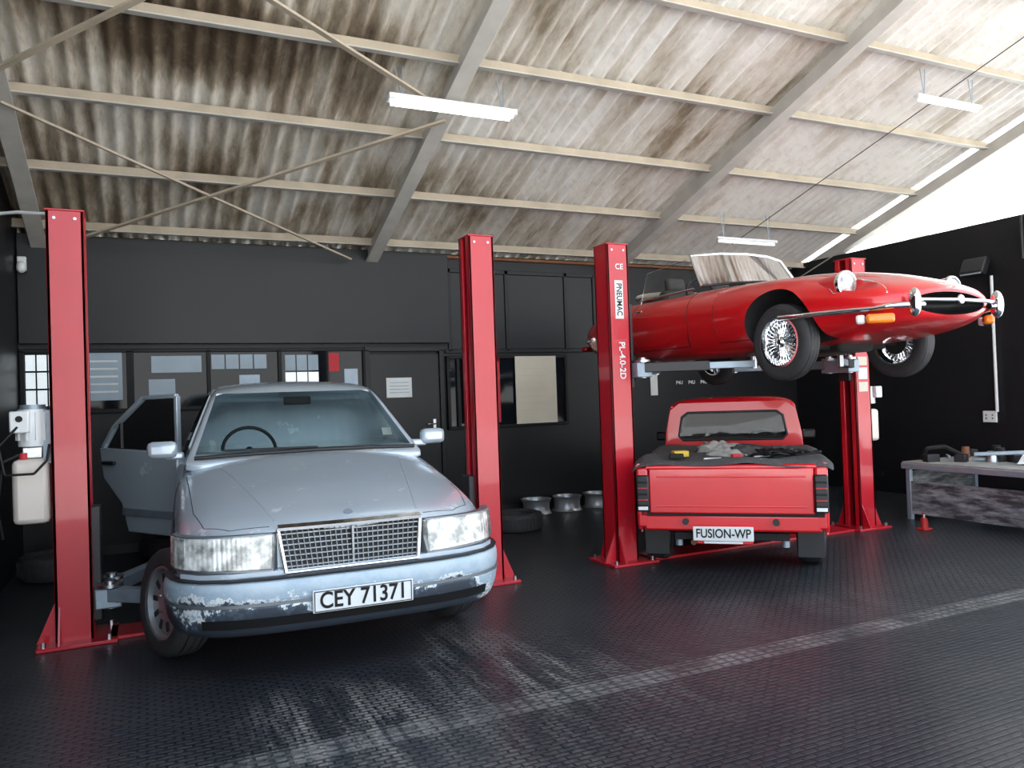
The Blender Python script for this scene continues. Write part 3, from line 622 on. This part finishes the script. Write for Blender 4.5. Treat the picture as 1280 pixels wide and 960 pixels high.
        box('inner_arch',(sg*.62,3.22,.55),(.2,.8,.3),M['under'],G,.05)
        box('rear_corner_post',(sg*(W-.05),y1-.06,.63),(.10,.12,.50),m_,G,.02)
        box('tail_lamp_housing',(sg*(W-.055),y1+.005,.665),(.105,.05,.30),M['black'],G,.015)
        for k in range(5): box('tail_lamp_louvre',(sg*(W-.055),y1+.032,.565+k*.048),(.085,.012,.014),M['redlens'] if k in(1,3) else M['ink'],G,.003)
        box('reverse_lamp',(sg*(W-.055),y1+.034,.545),(.08,.008,.03),M['white'],G,.003)
        box('mud_flap',(sg*.62,3.56,.22),(.2,.012,.22),M['black'],G)
        cyl('bump_stop',(sg*.35,y1+.0,.44),(sg*.35,y1+.045,.44),.025,M['black'],G)
    box('bed_floor',(0,(y0+y1)/2,.50),(1.42,y1-y0,.04),M['under'],G); box('bed_front',(0,y0+.02,.68),(1.45,.04,.40),m_,G,.01)
    box('tailgate',(0,y1-.02,.685),(1.28,.05,.37),m_,G,.012)
    tube('tailgate_top_roll',[(-.66,y1-.02,.875),(.66,y1-.02,.875)],.024,m_,G)
    tube('tailgate_press_line_upper',[(-.58,y1+.001,.80),(.58,y1+.001,.80)],.008,m_,G); tube('tailgate_press_line_lower',[(-.58,y1+.001,.56),(.58,y1+.001,.56)],.008,m_,G)
    box('tailgate_gap',(0,y1+.002,.497),(1.28,.006,.004),M['under'],G)
    box('rear_valance',(0,y1-.03,.425),(1.38,.06,.135),m_,G,.02)
    box('tow_bar',(0,y1-.08,.31),(.9,.07,.06),M['under'],G,.01)
    box('number_plate_red_backing',(.05,y1+.015,.335),(.44,.02,.15),m_,G,.008)
    box('number_plate',(.06,y1+.03,.345),(.47,.01,.115),M['plate'],G,.004); text('plate_text','FUSION-WP',.10,M['ink'],G,(.06,y1+.037,.345),(R(90),0,R(180)),sx=.80)
    box('plate_sticker',(.06,y1+.03,.275),(.3,.008,.018),M['paper'],G,.002)
    cyl('rear_axle',(-.6,3.22,.28),(.6,3.22,.28),.04,M['under'],G); ellip('differential',(0,3.22,.28),(.12,.14,.12),M['under'],G)
    for sg in(-1,1): beam('leaf_spring',(sg*.42,2.7,.32),(sg*.42,3.75,.33),.06,.035,M['under'],G); cyl('shackle',(sg*.42,3.72,.22),(sg*.42,3.72,.4),.03,M['armsteel'],G)
    tube('exhaust',[(.3,2.2,.25),(.3,3.75,.25)],.025,M['rust'],G)
    for y,w in((.72,.16),(3.22,.20)):
        for sg in(-1,1): wheel(G,'%s_wheel_%s'%('front' if y<2 else 'rear','left' if sg>0 else 'right'),(sg*.64,y,.285),.285,w,sg,'cap')
    for sg in(-1,1): ellip('headlamp',(sg*.52,.08,.62),(.08,.03,.08),M['lens'],G); box('wing_mirror',(sg*.80,1.12,.98),(.14,.04,.10),M['black'],G,.02); tube('mirror_arm',[(sg*.69,1.12,.9),(sg*.78,1.12,.95)],.008,M['black'],G)
    box('grille',(0,.07,.6),(.8,.03,.18),M['black'],G,.02); box('front_bumper',(0,.03,.40),(1.4,.08,.10),M['chrome'],G,.03)
    nx,ny=28,34; vs=[];fs=[]
    for i in range(nx+1):
        for j in range(ny+1):
            x=-.79+1.58*i/nx; y=y0+.03+(y1+.01-y0-.03)*j/ny
            e=max(0,(abs(x)-.73)/.06); z=.925+.012*math.sin(x*9+y*4)+.014*math.sin(y*7-x*3)-.03*(1-(x/.75)**2)*math.sin(math.pi*j/ny)-e*e*.05+random.uniform(-.004,.004)
            if j>=ny-1: z-=.02
            if j==ny: z-=.02
            vs.append((x+.008*math.sin(y*13),y+ (.012*math.sin(x*11) if j==ny else 0),z))
    for i in range(nx):
        for j in range(ny): a=i*(ny+1)+j; fs.append((a,a+1,a+ny+2,a+ny+1))
    mk('canvas_cover',vs,fs,M['cover'],G,smooth=True,angle=80,solid=.012,sub=1)
    def heap(nm,c,s,mt,seed):
        random.seed(seed); bm=bmesh.new(); bmesh.ops.create_icosphere(bm,subdivisions=4,radius=1); ph=[random.uniform(0,6) for _ in range(6)]
        for v in bm.verts:
            p=v.co.copy(); k=1+.16*math.sin(p.x*5+ph[0])+.14*math.sin(p.y*6+ph[1])+.10*math.sin(p.x*9+p.y*8+ph[2])
            v.co=Vector((c[0]+p.x*s[0]*k,c[1]+p.y*s[1]*k,c[2]+max(p.z,-.15)*s[2]*(1+.3*math.sin(p.x*8+ph[3])*math.cos(p.y*7+ph[4]))))
        me=bpy.data.meshes.new(nm); bm.to_mesh(me); bm.free(); ob=bpy.data.objects.new(nm,me); C.objects.link(ob); me.materials.append(mt); ob.parent=G; finish(ob,180)
    z=.905
    heap('rag_pile',(.12,2.75,z),(.22,.22,.10),M['rag'],2); heap('dirty_rag',(-.10,2.95,z),(.20,.14,.075),M['cover'],3); heap('cloth',(.04,3.1,z+.0),(.16,.12,.06),M['rag'],5)
    heap('black_rag',(-.38,3.25,z+.01),(.17,.14,.06),M['ink'],7); heap('dark_parts_bag',(-.40,2.8,z+.01),(.2,.16,.05),M['cover'],8)
    box('parts_box',(.42,3.35,z+.045),(.13,.10,.05),M['yellow'],G,.004,rot=(0,0,.4)); box('black_parts_box',(.44,3.5,z+.035),(.12,.08,.04),M['ink'],G,.004,rot=(0,0,.2))
    box('red_tool',(-.06,3.5,z+.03),(.09,.05,.04),M['redpaper'],G,.01,rot=(0,0,.5))
    random.seed(9)
    for k in range(6):
        cx,cy=-.42+random.uniform(-.2,.2),3.35+random.uniform(-.2,.25); pts=[]
        for i in range(9): a=i*.9; pts.append((cx+.10*math.cos(a)+random.uniform(-.04,.04),cy+.07*math.sin(a),z+.035+random.uniform(0,.03)))
        tube('cable',pts,.011,M['ink'],G,smoothc=True)
    for k in range(6): a=random.uniform(0,3.1); cx,cy=random.uniform(-.6,.1),random.uniform(3.2,3.65); beam('hand_tool',(cx,cy,z+.03),(cx+.16*math.cos(a),cy+.16*math.sin(a),z+.03),.02,.015,M['steel'],G,.004)
    return G
# ================================================================ LIFT
def lift(name,x0,x1,Y,hc,padz,pads,labels,pu):
    G=empty(name,(0,0,0)); m_=M['red_lift']; H=2.82; w,d=.22,.22
    for k,(X,s) in enumerate(((x0,1),(x1,-1))):
        t=.022; o=X-s*w/2
        box('post_back',(o+s*t/2,Y,H/2),(t,d,H),m_,G,.004); 
        for q in(-1,1):
            box('post_flange',(X,Y+q*(d/2-t/2),H/2),(w,t,H),m_,G,.004); box('post_lip',(X+s*(w/2-t/2),Y+q*(d/2-.035),H/2),(t,.07,H),m_,G,.004)
        box('post_cap',(X,Y,H+.005),(w+.01,d+.01,.012),m_,G,.003)
        for q in(-.06,.06): cyl('cap_bolt',(X+q,Y-d/2-.006,H-.05),(X+q,Y-d/2,H-.05),.01,M['steel'],G,seg=8)
        box('guide_rail',(X-s*.02,Y,H/2+.02),(.05,.07,H-.1),M['black'],G,.004)
        box('lock_ladder',(X+s*.03,Y+.02,1.1),(.01,.05,1.9),M['black'],G)
        cyl('lift_chain',(X+s*.045,Y-.03,.1),(X+s*.045,Y-.03,H-.1),.008,M['under'],G,seg=8)
        box('base_plate',(X+s*.02,Y,.012),(.46,.44,.024),m_,G,.005)
        for q in(-1,1):
            yy=Y+q*(d/2+.0)
            mk('base_gusset',[(X-.09,yy,.02),(X-.09,yy+q*.10,.02),(X-.09,yy,.25),(X-.078,yy,.02),(X-.078,yy+q*.10,.02),(X-.078,yy,.25)],[(0,1,2),(3,4,5),(0,1,4,3),(1,2,5,4),(2,0,3,5)],m_,G)
        mk('base_gusset_outer',[(X-s*w/2,Y-.08,.02),(X-s*(w/2+.11),Y-.08,.02),(X-s*w/2,Y-.08,.28),(X-s*w/2,Y-.066,.02),(X-s*(w/2+.11),Y-.066,.02),(X-s*w/2,Y-.066,.28)],[(0,1,2),(3,4,5),(0,1,4,3),(1,2,5,4),(2,0,3,5)],m_,G)
        for qx in(-.17,.2):
            for qy in(-.18,.18): cyl('anchor_bolt',(X+s*qx,Y+qy,.02),(X+s*qx,Y+qy,.055),.014,M['steel'],G,seg=6)
        cz=hc
        box('carriage',(X+s*(w/2+.015),Y,cz+.2),(.07,.15,.75),M['black'],G,.008)
        box('arm_bracket',(X+s*(w/2+.09),Y,cz-.02),(.16,.36,.13),M['armsteel'],G,.01)
        for q,(px,py) in zip((-1,1),pads[k]):
            piv=Vector((X+s*(w/2+.10),Y+q*.13,cz)); tip=Vector((px,py,cz)); mid=piv.lerp(tip,.6)
            cyl('arm_pivot',piv+Vector((0,0,-.09)),piv+Vector((0,0,.09)),.035,M['steel'],G)
            beam('arm_outer',piv,mid,.10,.085,M['armsteel'] if pu=='l' else M['black'],G,.006); beam('arm_inner',piv.lerp(tip,.4),tip,.075,.06,M['armsteel'],G,.005)
            lathe('arm_gear',[(.001,.0),(.075,.0),(.075,.02),(.001,.02)],M['steel'],G,(piv.x,piv.y,piv.z+.05),'Z',seg=20)
            cyl('pad_screw',tip+Vector((0,0,-.04)),(tip.x,tip.y,padz-.03),.028,M['steel'],G); cyl('rubber_pad',(tip.x,tip.y,padz-.03),(tip.x,tip.y,padz),.06,M['rubber'],G)
    box('floor_crossover_plate',((x0+x1)/2,Y,.012),(x1-x0-.4,.30,.024),m_,G,.004)
    if labels:
        fy=Y-d/2-.002
        box('decal_backing',(x0+.0,fy,2.33),(.085,.003,.34),M['paper'],G); text('decal_text','PNEUMAC',.078,M['ink'],G,(x0,fy-.002,2.33),(R(90),R(90),0),sx=.8)
        text('model_text','PL-4.0-2D',.085,M['paper'],G,(x0+.01,fy-.002,1.79),(R(90),R(90),0),sx=.95); text('ce_text','CE',.07,M['paper'],G,(x0+.01,fy-.002,2.62),(R(90),0,0))
    X,s=(x0,-1) if pu=='l' else (x1,1)
    px=X+s*(w/2+.11); py=Y+.02
    if pu=='l':
        box('power_unit_bracket',(X+s*(w/2+.03),py,1.35),(.06,.10,.35),M['armsteel'],G,.004)
        cyl('motor',(px,py,1.29),(px,py,1.53),.085,M['white'],G,seg=28); 
        for k in range(10):
            a=2*math.pi*k/10; box('motor_fin',(px+.088*math.cos(a),py+.088*math.sin(a),1.42),(.008,.02,.18),M['white'],G,rot=(0,0,a+math.pi/2))
        cyl('motor_cap',(px,py,1.53),(px,py,1.56),.075,M['armsteel'],G); box('switch_box',(px-.06,py-.10,1.45),(.11,.07,.14),M['white'],G,.01); box('valve_block',(px,py,1.25),(.12,.12,.08),M['steel'],G,.01)
        cyl('switch_button',(px-.06,py-.14,1.47),(px-.06,py-.13,1.47),.02,M['ink'],G)
        box('oil_reservoir',(px-.01,py,1.0),(.21,.19,.42),M['tank'],G,.035); cyl('reservoir_cap',(px-.05,py-.05,1.21),(px-.05,py-.05,1.25),.025,M['redpaper'],G)
        tube('power_cable',[(px-.07,py-.13,1.42),(px-.17,py-.16,1.3),(px-.14,py-.17,1.12),(px+.02,py-.18,1.12),(px+.09,py-.15,1.2),(px+.1,py-.1,1.3)],.008,M['ink'],G,smoothc=True)
        tube('hydraulic_hose',[(px-.05,py-.05,1.25),(px-.16,py-.08,1.2),(px-.2,py-.04,.9),(px-.18,py,.7)],.010,M['ink'],G,smoothc=True)
        tube('supply_conduit',[(X-.02,Y+.02,H),(X-.30,Y+.2,H+.04),(-1.14,Y+.5,H+.05)],.012,M['white'],G)
    else:
        box('power_unit_bracket',(X+s*(w/2+.03),py,1.35),(.06,.10,.3),M['armsteel'],G,.004)
        cyl('motor',(px,py,1.30),(px,py,1.48),.075,M['steel'],G,seg=28); box('switch_box',(px+.03,py-.09,1.42),(.09,.06,.12),M['white'],G,.01)
        box('oil_reservoir',(px,py,1.07),(.14,.15,.34),M['tank'],G,.03)
        box('label_1',(X,Y-d/2-.002,1.75),(.13,.003,.09),M['beigepaper'],G); box('label_2',(X,Y-d/2-.002,1.62),(.13,.003,.12),M['paper'],G); box('label_3',(X,Y-d/2-.002,1.48),(.13,.003,.1),M['beigepaper'],G)
    return G
sedan(); convertible(); pickup()
lift('two_post_lift',-.46,2.49,5.92,.30,.335,[[(.32,5.35),(.3,7.1)],[(1.68,5.35),(1.7,7.1)]],False,'l')
lift('two_post_lift',3.80,6.78,5.92,1.72,1.815,[[(4.85,5.3),(4.85,6.75)],[(5.9,5.3),(5.9,6.75)]],True,'r')
# ================================================================ ROOM
YB,XL,XR,H0,SL=9.2,-1.16,9.27,3.327,.3294
RZ=lambda y:H0+SL*(YB-y)
fo=box('floor',(0,0,-.05),(XR-XL+.3,10.4,.1),M['floor']); fo.location=(4.05,4.3,0)
box('ground_outside',(4,0,-.16),(60,60,.1),M['concrete'])
box('wall_back',((XL+XR)/2,YB+.1,H0/2),(XR-XL+.4,.2,H0),M['wallblack'])
box('wall_left',(XL-.1,5.6,2.4),(.2,7.4,4.8),M['wallblack'])
v=[(XR,YB+.2,0),(XR,4.6,0),(XR,4.6,3.42),(XR,YB+.2,3.42)]; v+= [(x+.18,y,z) for x,y,z in v]
mk('wall_right',v,[(0,1,2,3),(4,5,6,7),(0,1,5,4),(1,2,6,5),(2,3,7,6),(3,0,4,7)],M['wallblack'])
bh=empty('wall_panelling'); 
box('bulkhead',(1.15,YB-.04,2.76),(4.6,.08,1.12),M['wallpanel'],bh,.006)
for x in(3.47,4.27,5.15,5.6): box('batten_vertical',(x,YB-.015,2.62),(.05,.03,1.05),M['wallblack'],bh,.004)
box('batten_horizontal',(4.5,YB-.015,3.12),(2.2,.03,.05),M['wallblack'],bh,.004); box('batten_lower',(4.5,YB-.015,2.1),(2.2,.03,.05),M['wallblack'],bh,.004)
for x0_,x1_ in((3.5,4.24),(4.3,5.12),(5.18,5.57)): box('panel_infill',((x0_+x1_)/2,YB-.006,2.61),(x1_-x0_,.012,.96),M['wallpanel'],bh)
pp=empty('copper_pipe'); tube('pipe',[(3.0,YB-.03,3.29),(8.2,YB-.03,3.29)],.022,M['rust'],pp)
def corr(name,x0,x1,y0,y1,mt,seg,rows,ph=0.):
    n=int((x1-x0)/.15*seg); vs=[];fs=[]
    ys=[y0+(y1-y0)*k/rows for k in range(rows+1)]
    for r in range(rows):
        for e in(0,1):
            y=ys[r+e]; 
            for i in range(n+1):
                x=x0+(x1-x0)*i/n; vs.append((x,y+(-.03 if e else 0),RZ(y)+.075+.034*math.sin(2*math.pi*x/.15+ph)+(0.018 if (e==1) else 0)))
        a=r*2*(n+1)
        for i in range(n): fs.append((a+i,a+i+1,a+n+1+i+1,a+n+1+i))
    return mk(name,vs,fs,mt,None,smooth=True,angle=80)
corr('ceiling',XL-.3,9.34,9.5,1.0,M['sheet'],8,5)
corr('ceiling_translucent',9.34,16.0,9.5,1.0,M['skysheet'],8,5)
rf=empty('roof_frame')
for x in(-.95,2.48,5.91,9.34,12.77):
    beam('rafter',(x,9.25,RZ(9.25)-.09),(x,1.0,RZ(1.0)-.09),.09,.15,M['beam'],rf,.006); beam('rafter_flange',(x,9.25,RZ(9.25)-.17),(x,1.0,RZ(1.0)-.17),.15,.018,M['beam'],rf,.003)
for y in(8.98,8.0,7.03,6.05,5.08,4.11,3.14,2.17,1.2):
    beam('purlin',(XL-.3,y,RZ(y)-.01),(16,y,RZ(y)-.01),.04,.08,M['purlin'],rf,.004); beam('purlin_flange',(XL-.3,y-.02,RZ(y)-.055),(16,y-.02,RZ(y)-.055),.065,.012,M['beam'],rf,.002)
def br_(a,b_,w=.05): beam('brace',(a[0],a[1],RZ(a[1])-.22),(b_[0],b_[1],RZ(b_[1])-.22),w,.02,M['purlin'],rf)
br_((-.95,6.9),(2.2,9.0),.025); br_((-.8,9.0),(2.48,6.5)); br_((-.95,4.57),(2.48,6.4)); br_((-.95,6.58),(2.48,3.5))
tube('stay_wire',[(7.2,8.2,RZ(8.2)-.2),(7.55,3.6,RZ(3.6)-.2)],.005,M['black'],rf)
for j,(x0_,x1_,y,z) in enumerate(((1.86,3.03,6.2,3.97),(6.97,7.94,5.2,4.30),(6.6,7.6,7.8,3.38))):
    g=empty('fluorescent_light'); 
    box('fitting_body',((x0_+x1_)/2,y,z+.05),(x1_-x0_,.12 if j==0 else .06,.05 if j==0 else .035),M['white'],g,.008); 
    for q in(-.035,.035) if j==0 else (0,): cyl('tube_lamp',(x0_+.04,y+q,z+.012),(x1_-.04,y+q,z+.012),.017,M['tube'] if j==0 else M['tubeoff'],g)
    for q in(x0_+.12,x1_-.12):
        top=RZ(y)-.02; cyl('chain_left',(q,y,z+.07),(q+.02,y,top),.005,M['armsteel'],g,seg=6); cyl('chain_right',(q,y,z+.07),(q-.05,y,top),.005,M['armsteel'],g,seg=6)
def window(name,x0_,x1_,z0_,z1_,divs,glass,fr=.04):
    g=empty(name); box('pane',((x0_+x1_)/2,YB-.012,(z0_+z1_)/2),(x1_-x0_,.02,z1_-z0_),glass,g)
    for z in(z0_,z1_): box('frame_rail',((x0_+x1_)/2,YB-.03,z),(x1_-x0_+fr,.06,fr),M['frameblack'],g,.004)
    for x in [x0_,x1_]+divs: box('frame_stile',(x,YB-.03,(z0_+z1_)/2),(fr,.06,z1_-z0_),M['frameblack'],g,.004)
    return g
w1=window('window_1',-1.13,-.17,1.50,2.13,[-.62],M['darkglass'])
for k in range(4): 
    for q in range(3): box('lit_barred_pane',(-1.06+k*.10,YB-.026,1.65+q*.18),(.085,.004,.16),M['daypane'],w1)  # self-glowing plates imitate daylight between the bars
box('seen_through_notice',(-.40,YB-.026,1.86),(.34,.004,.50),M['bluepane'],w1)
for k in range(5): box('notice_line',(-.40,YB-.03,2.02-k*.08),(.26,.003,.02),M['paper'],w1)
w2=window('window_2',-.14,2.36,1.50,2.13,[.62,1.38],M['darkglass'])
for k in range(3):
    for q in range(2): box('lit_barred_pane',(1.50+k*.13,YB-.026,1.78+q*.2),(.115,.004,.18),M['daypane'] if q==0 else M['bluepane'],w2)
for k in range(4): box('lit_barred_pane',(.72+k*.15,YB-.026,2.0),(.135,.004,.16),M['bluepane'],w2)
for x,z,wd,h_,mt in((1.05,1.72,.22,.26,'armsteel'),(.15,1.72,.26,.2,'bluepane'),(2.0,1.98,.12,.22,'redpaper'),(.30,1.98,.5,.18,'bluepane'),(2.2,1.75,.16,.3,'armsteel')): box('reflection_patch',(x,YB-.026,z),(wd,.004,h_),M[mt],w2)  # flat coloured plates imitate reflections in the window glass
w3=window('window_3',3.42,5.10,1.13,2.02,[3.55],M['darkglass'])
n1=empty('notice_chart'); box('sheet',(3.86,YB-.063,1.60),(.50,.006,.84),M['paper'],n1); box('red_border_left',(3.63,YB-.068,1.6),(.05,.006,.84),M['redpaper'],n1); box('red_border_right',(4.09,YB-.068,1.6),(.05,.006,.84),M['redpaper'],n1); box('red_header',(3.86,YB-.068,1.99),(.5,.006,.06),M['redpaper'],n1)
for k in range(9): box('text_line',(3.86,YB-.068,1.9-k*.08),(.36,.004,.015),M['ink'],n1)
n2=empty('paper_poster'); box('sheet',(4.64,YB-.063,1.585),(.60,.006,.88),M['beigepaper'],n2)
for k in range(7): box('faint_line',(4.62,YB-.068,1.86-k*.09),(.4,.003,.006),M['beige'],n2)
d1=empty('door_1'); box('leaf',(2.86,YB-.02,1.04),(.88,.04,2.06),M['wallpanel'],d1,.004)
for x in(2.39,3.33): box('jamb',(x,YB-.035,1.06),(.06,.07,2.12),M['wallblack'],d1,.004)
box('head',(2.86,YB-.035,2.13),(1.0,.07,.06),M['wallblack'],d1,.004); box('lock_plate',(3.22,YB-.045,1.18),(.04,.012,.16),M['steel'],d1,.003); tube('lever_handle',[(3.22,YB-.06,1.2),(3.22,YB-.085,1.2),(3.12,YB-.085,1.2)],.009,M['steel'],d1)
dn=empty('door_notice'); box('sheet',(2.78,YB-.045,1.66),(.32,.006,.24),M['paper'],dn)
for k in range(4): box('text_line',(2.78,YB-.049,1.72-k*.04),(.24,.003,.012),M['armsteel'],dn)
cc=empty('security_camera'); box('mount',(-1.10,YB-.12,3.0),(.08,.06,.14),M['white'],cc,.01); ellip('dome',(-1.10,YB-.16,2.96),(.045,.05,.06),M['white'],cc)
sw=empty('wall_sign'); 
for k in range(3): text('letters','P4U',.07,M['paper'],sw,(7.0+k*.22,YB-.006,1.62),(R(90),0,0))
nt_=empty('wall_notice'); box('sheet',(6.55,YB-.01,1.6),(.12,.006,.3),M['paper'],nt_)
box('baseboard_back',((XL+XR)/2,YB-.012,.05),(XR-XL-.02,.024,.1),M['black'])
fl=empty('floodlight'); box('bracket',(XR-.045,6.13,2.93),(.12,.05,.05),M['black'],fl,.005); box('housing',(XR-.14,6.13,2.88),(.10,.30,.22),M['black'],fl,.02,rot=(0,.5,0)); box('glass_front',(XR-.19,6.13,2.855),(.01,.26,.17),M['armsteel'],fl,.004,rot=(0,.5,0))
cp=empty('conduit_pipe'); tube('pipe',[(XR-.03,6.0,2.76),(XR-.03,6.0,1.12)],.018,M['white'],cp)
so=empty('wall_socket'); box('plate',(XR-.015,6.10,1.06),(.03,.17,.14),M['white'],so,.008); 
for q in(-.04,.04):
    for zz in(-.02,.02): cyl('socket_hole',(XR-.034,6.10+q,1.06+zz),(XR-.028,6.10+q,1.06+zz),.009,M['ink'],so,seg=10)
sc=empty('vertical_wall_pipe'); tube('pipe',[(XR-.03,5.62,3.40),(XR-.03,5.62,2.9)],.02,M['black'],sc)
# workbench
wb=empty('workbench'); bx0,bx1,by0,by1,bz=7.55,8.75,3.9,6.0,.62
box('top',((bx0+bx1)/2,(by0+by1)/2,bz),(bx1-bx0,by1-by0,.035),M['benchtop'],wb,.006); box('front_edge',(bx0+.0,(by0+by1)/2,bz-.03),(.03,by1-by0,.06),M['armsteel'],wb,.004)
for x in(bx0+.05,bx1-.05):
    for y in(by0+.05,by1-.05): box('leg',(x,y,bz/2),(.05,.05,bz),M['armsteel'],wb,.004)
m,nt,b=newmat('scuffed_board'); k=noise(nt,3,mapscale=(1,1,5),detail=8,rough=.7); nt.links.new(ramp(nt,k,[(.42,(.04,.04,.045)),(.52,(.16,.17,.18)),(.66,(.36,.37,.38))]),b.inputs['Base Color']); M['board']=m
box('side_board',(bx0+.02,(by0+by1)/2+.0,.25),(.025,by1-by0-.2,.36),M['board'],wb,.004); box('end_board',((bx0+bx1)/2,by1-.03,.3),(bx1-bx0-.1,.02,.45),M['board'],wb)
random.seed(12)
zt=bz+.02
tube('curved_hose',[(7.75,5.9,zt+.02),(7.7,5.8,zt+.14),(7.85,5.7,zt+.16),(8.0,5.6,zt+.06)],.022,M['under'],wb,smoothc=True)
for k in range(34):
    x=random.uniform(7.65,8.6); y=random.uniform(4.2,5.9); mt=random.choice([M['under'],M['steel'],M['rust'],M['armsteel'],M['black'],M['black']]); t=k%3
    if t==0: cyl('part_cylinder',(x,y,zt),(x,y,zt+random.uniform(.04,.15)),random.uniform(.03,.07),mt,wb,r2=random.uniform(.02,.05))
    elif t==1: a=random.uniform(0,3); beam('tool',(x,y,zt+.02),(x+.22*math.cos(a),y+.22*math.sin(a),zt+.02),.03,.03,mt,wb,.006)
    else: box('part_block',(x,y,zt+.035),(random.uniform(.06,.2),random.uniform(.05,.15),.09),mt,wb,.01,rot=(0,0,random.uniform(0,3)))
beam('long_tube',(7.75,5.3,zt+.10),(8.3,4.6,zt+.14),.04,.04,M['armsteel'],wb,.01); 
mk('paper_sheets',[(8.0,4.7,zt+.01),(8.3,4.8,zt+.14),(8.2,5.05,zt+.12),(7.9,4.95,zt+.01)],[(0,1,2,3)],M['paper'],wb,solid=.004)
cn=empty('bottle_jack',(7.15,5.45,0)); box('base',(0,0,.010),(.12,.10,.02),M['orange'],cn,.005); cyl('body',(0,0,.02),(0,0,.12),.032,M['orange'],cn); cyl('ram',(0,0,.12),(0,0,.16),.014,M['steel'],cn); cyl('ram_cap',(0,0,.16),(0,0,.17),.02,M['orange'],cn); cyl('pump_tube',(.045,0,.02),(.045,0,.09),.010,M['orange'],cn)
def rimobj(x,y):
    g=empty('wheel_rim',(x,y,0)); r=.19; h=.19
    lathe('barrel',[(r,0),(r+.008,.006),(r-.006,.02),(r-.02,.05),(r-.02,h-.05),(r-.004,h-.02),(r+.008,h-.004),(r,h),(r-.012,h-.004),(r-.03,h-.04),(r-.03,.04),(r-.01,.004),(r,0)],M['silverplastic'],g,axis='Z',seg=44)
    lathe('centre_disc',[(.03,h-.05),(.06,h-.05),(.07,h-.07),(r-.03,h-.06),(r-.03,h-.07),(.07,h-.085),(.03,h-.06),(.03,h-.05)],M['silverplastic'],g,axis='Z',seg=44)
    for k in range(8): a=k*math.pi/4; cyl('vent',(.115*math.cos(a),.115*math.sin(a),h-.068),(.115*math.cos(a),.115*math.sin(a),h-.056),.022,M['ink'],g,seg=14)
for x,y in((4.47,8.92),(4.93,8.94),(5.40,8.95)): rimobj(x,y)
def tyre(x,y,r=.3,h=.2,n=1):
    g=empty('car_tire',(x,y,0))
    for k in range(n):
        z=k*h
        lathe('tire_body',[(r*.64,z+.02),(r*.8,z+.0),(r*.95,z+.012),(r,z+.045),(r,z+h-.045),(r*.95,z+h-.012),(r*.8,z+h),(r*.64,z+h-.02),(r*.62,z+h-.05),(r*.62,z+.05),(r*.64,z+.02)],M['rubber'],g,axis='Z',seg=44)
        for q in range(40): a=2*math.pi*q/40; box('tread_block',(r*math.cos(a),r*math.sin(a),z+h/2),(.012,.03,h*.55),M['rubber'],g,rot=(0,0,a))
tyre(3.75,8.0,.3,.2,1); tyre(-.78,8.25,.31,.22,1); tyre(.2,8.82,.3,.2,1)
# ================================================================ LIGHT / WORLD / CAMERA
w=bpy.data.worlds.new('sky'); bpy.context.scene.world=w; w.use_nodes=True; nt=w.node_tree; bg=nt.nodes['Background']
tc=nt.nodes.new('ShaderNodeTexCoord'); sx=nt.nodes.new('ShaderNodeSeparateXYZ'); nt.links.new(tc.outputs['Generated'],sx.inputs[0])
c=ramp(nt,sx.outputs['Z'],[(.0,(.95,.95,.93)),(.25,(.80,.90,1.0)),(.8,(.45,.65,.95))]); nt.links.new(c,bg.inputs[0]); bg.inputs[1].default_value=3.2
sd=bpy.data.lights.new('sun','SUN'); sd.energy=18.5; sd.angle=.02; sd.color=(1,.96,.89); so_=bpy.data.objects.new('sun',sd); C.objects.link(so_)
so_.rotation_euler=Vector((-.55,-.30,-1.0)).to_track_quat('-Z','Y').to_euler()
f,yaw,pit,rol,h=972.75,.4388,.0157,.0345,1.5074
cd=bpy.data.cameras.new('camera'); cam=bpy.data.objects.new('camera',cd); C.objects.link(cam); cd.sensor_width=36; cd.lens=f/1280*36; cd.clip_start=.05
cam.matrix_world=Matrix.Translation((0,0,h))@Matrix.Rotation(-yaw,4,'Z')@Matrix.Rotation(math.pi/2+pit,4,'X')@Matrix.Rotation(-rol,4,'Z')
bpy.context.scene.camera=cam
bpy.context.scene.view_settings.view_transform='Standard'
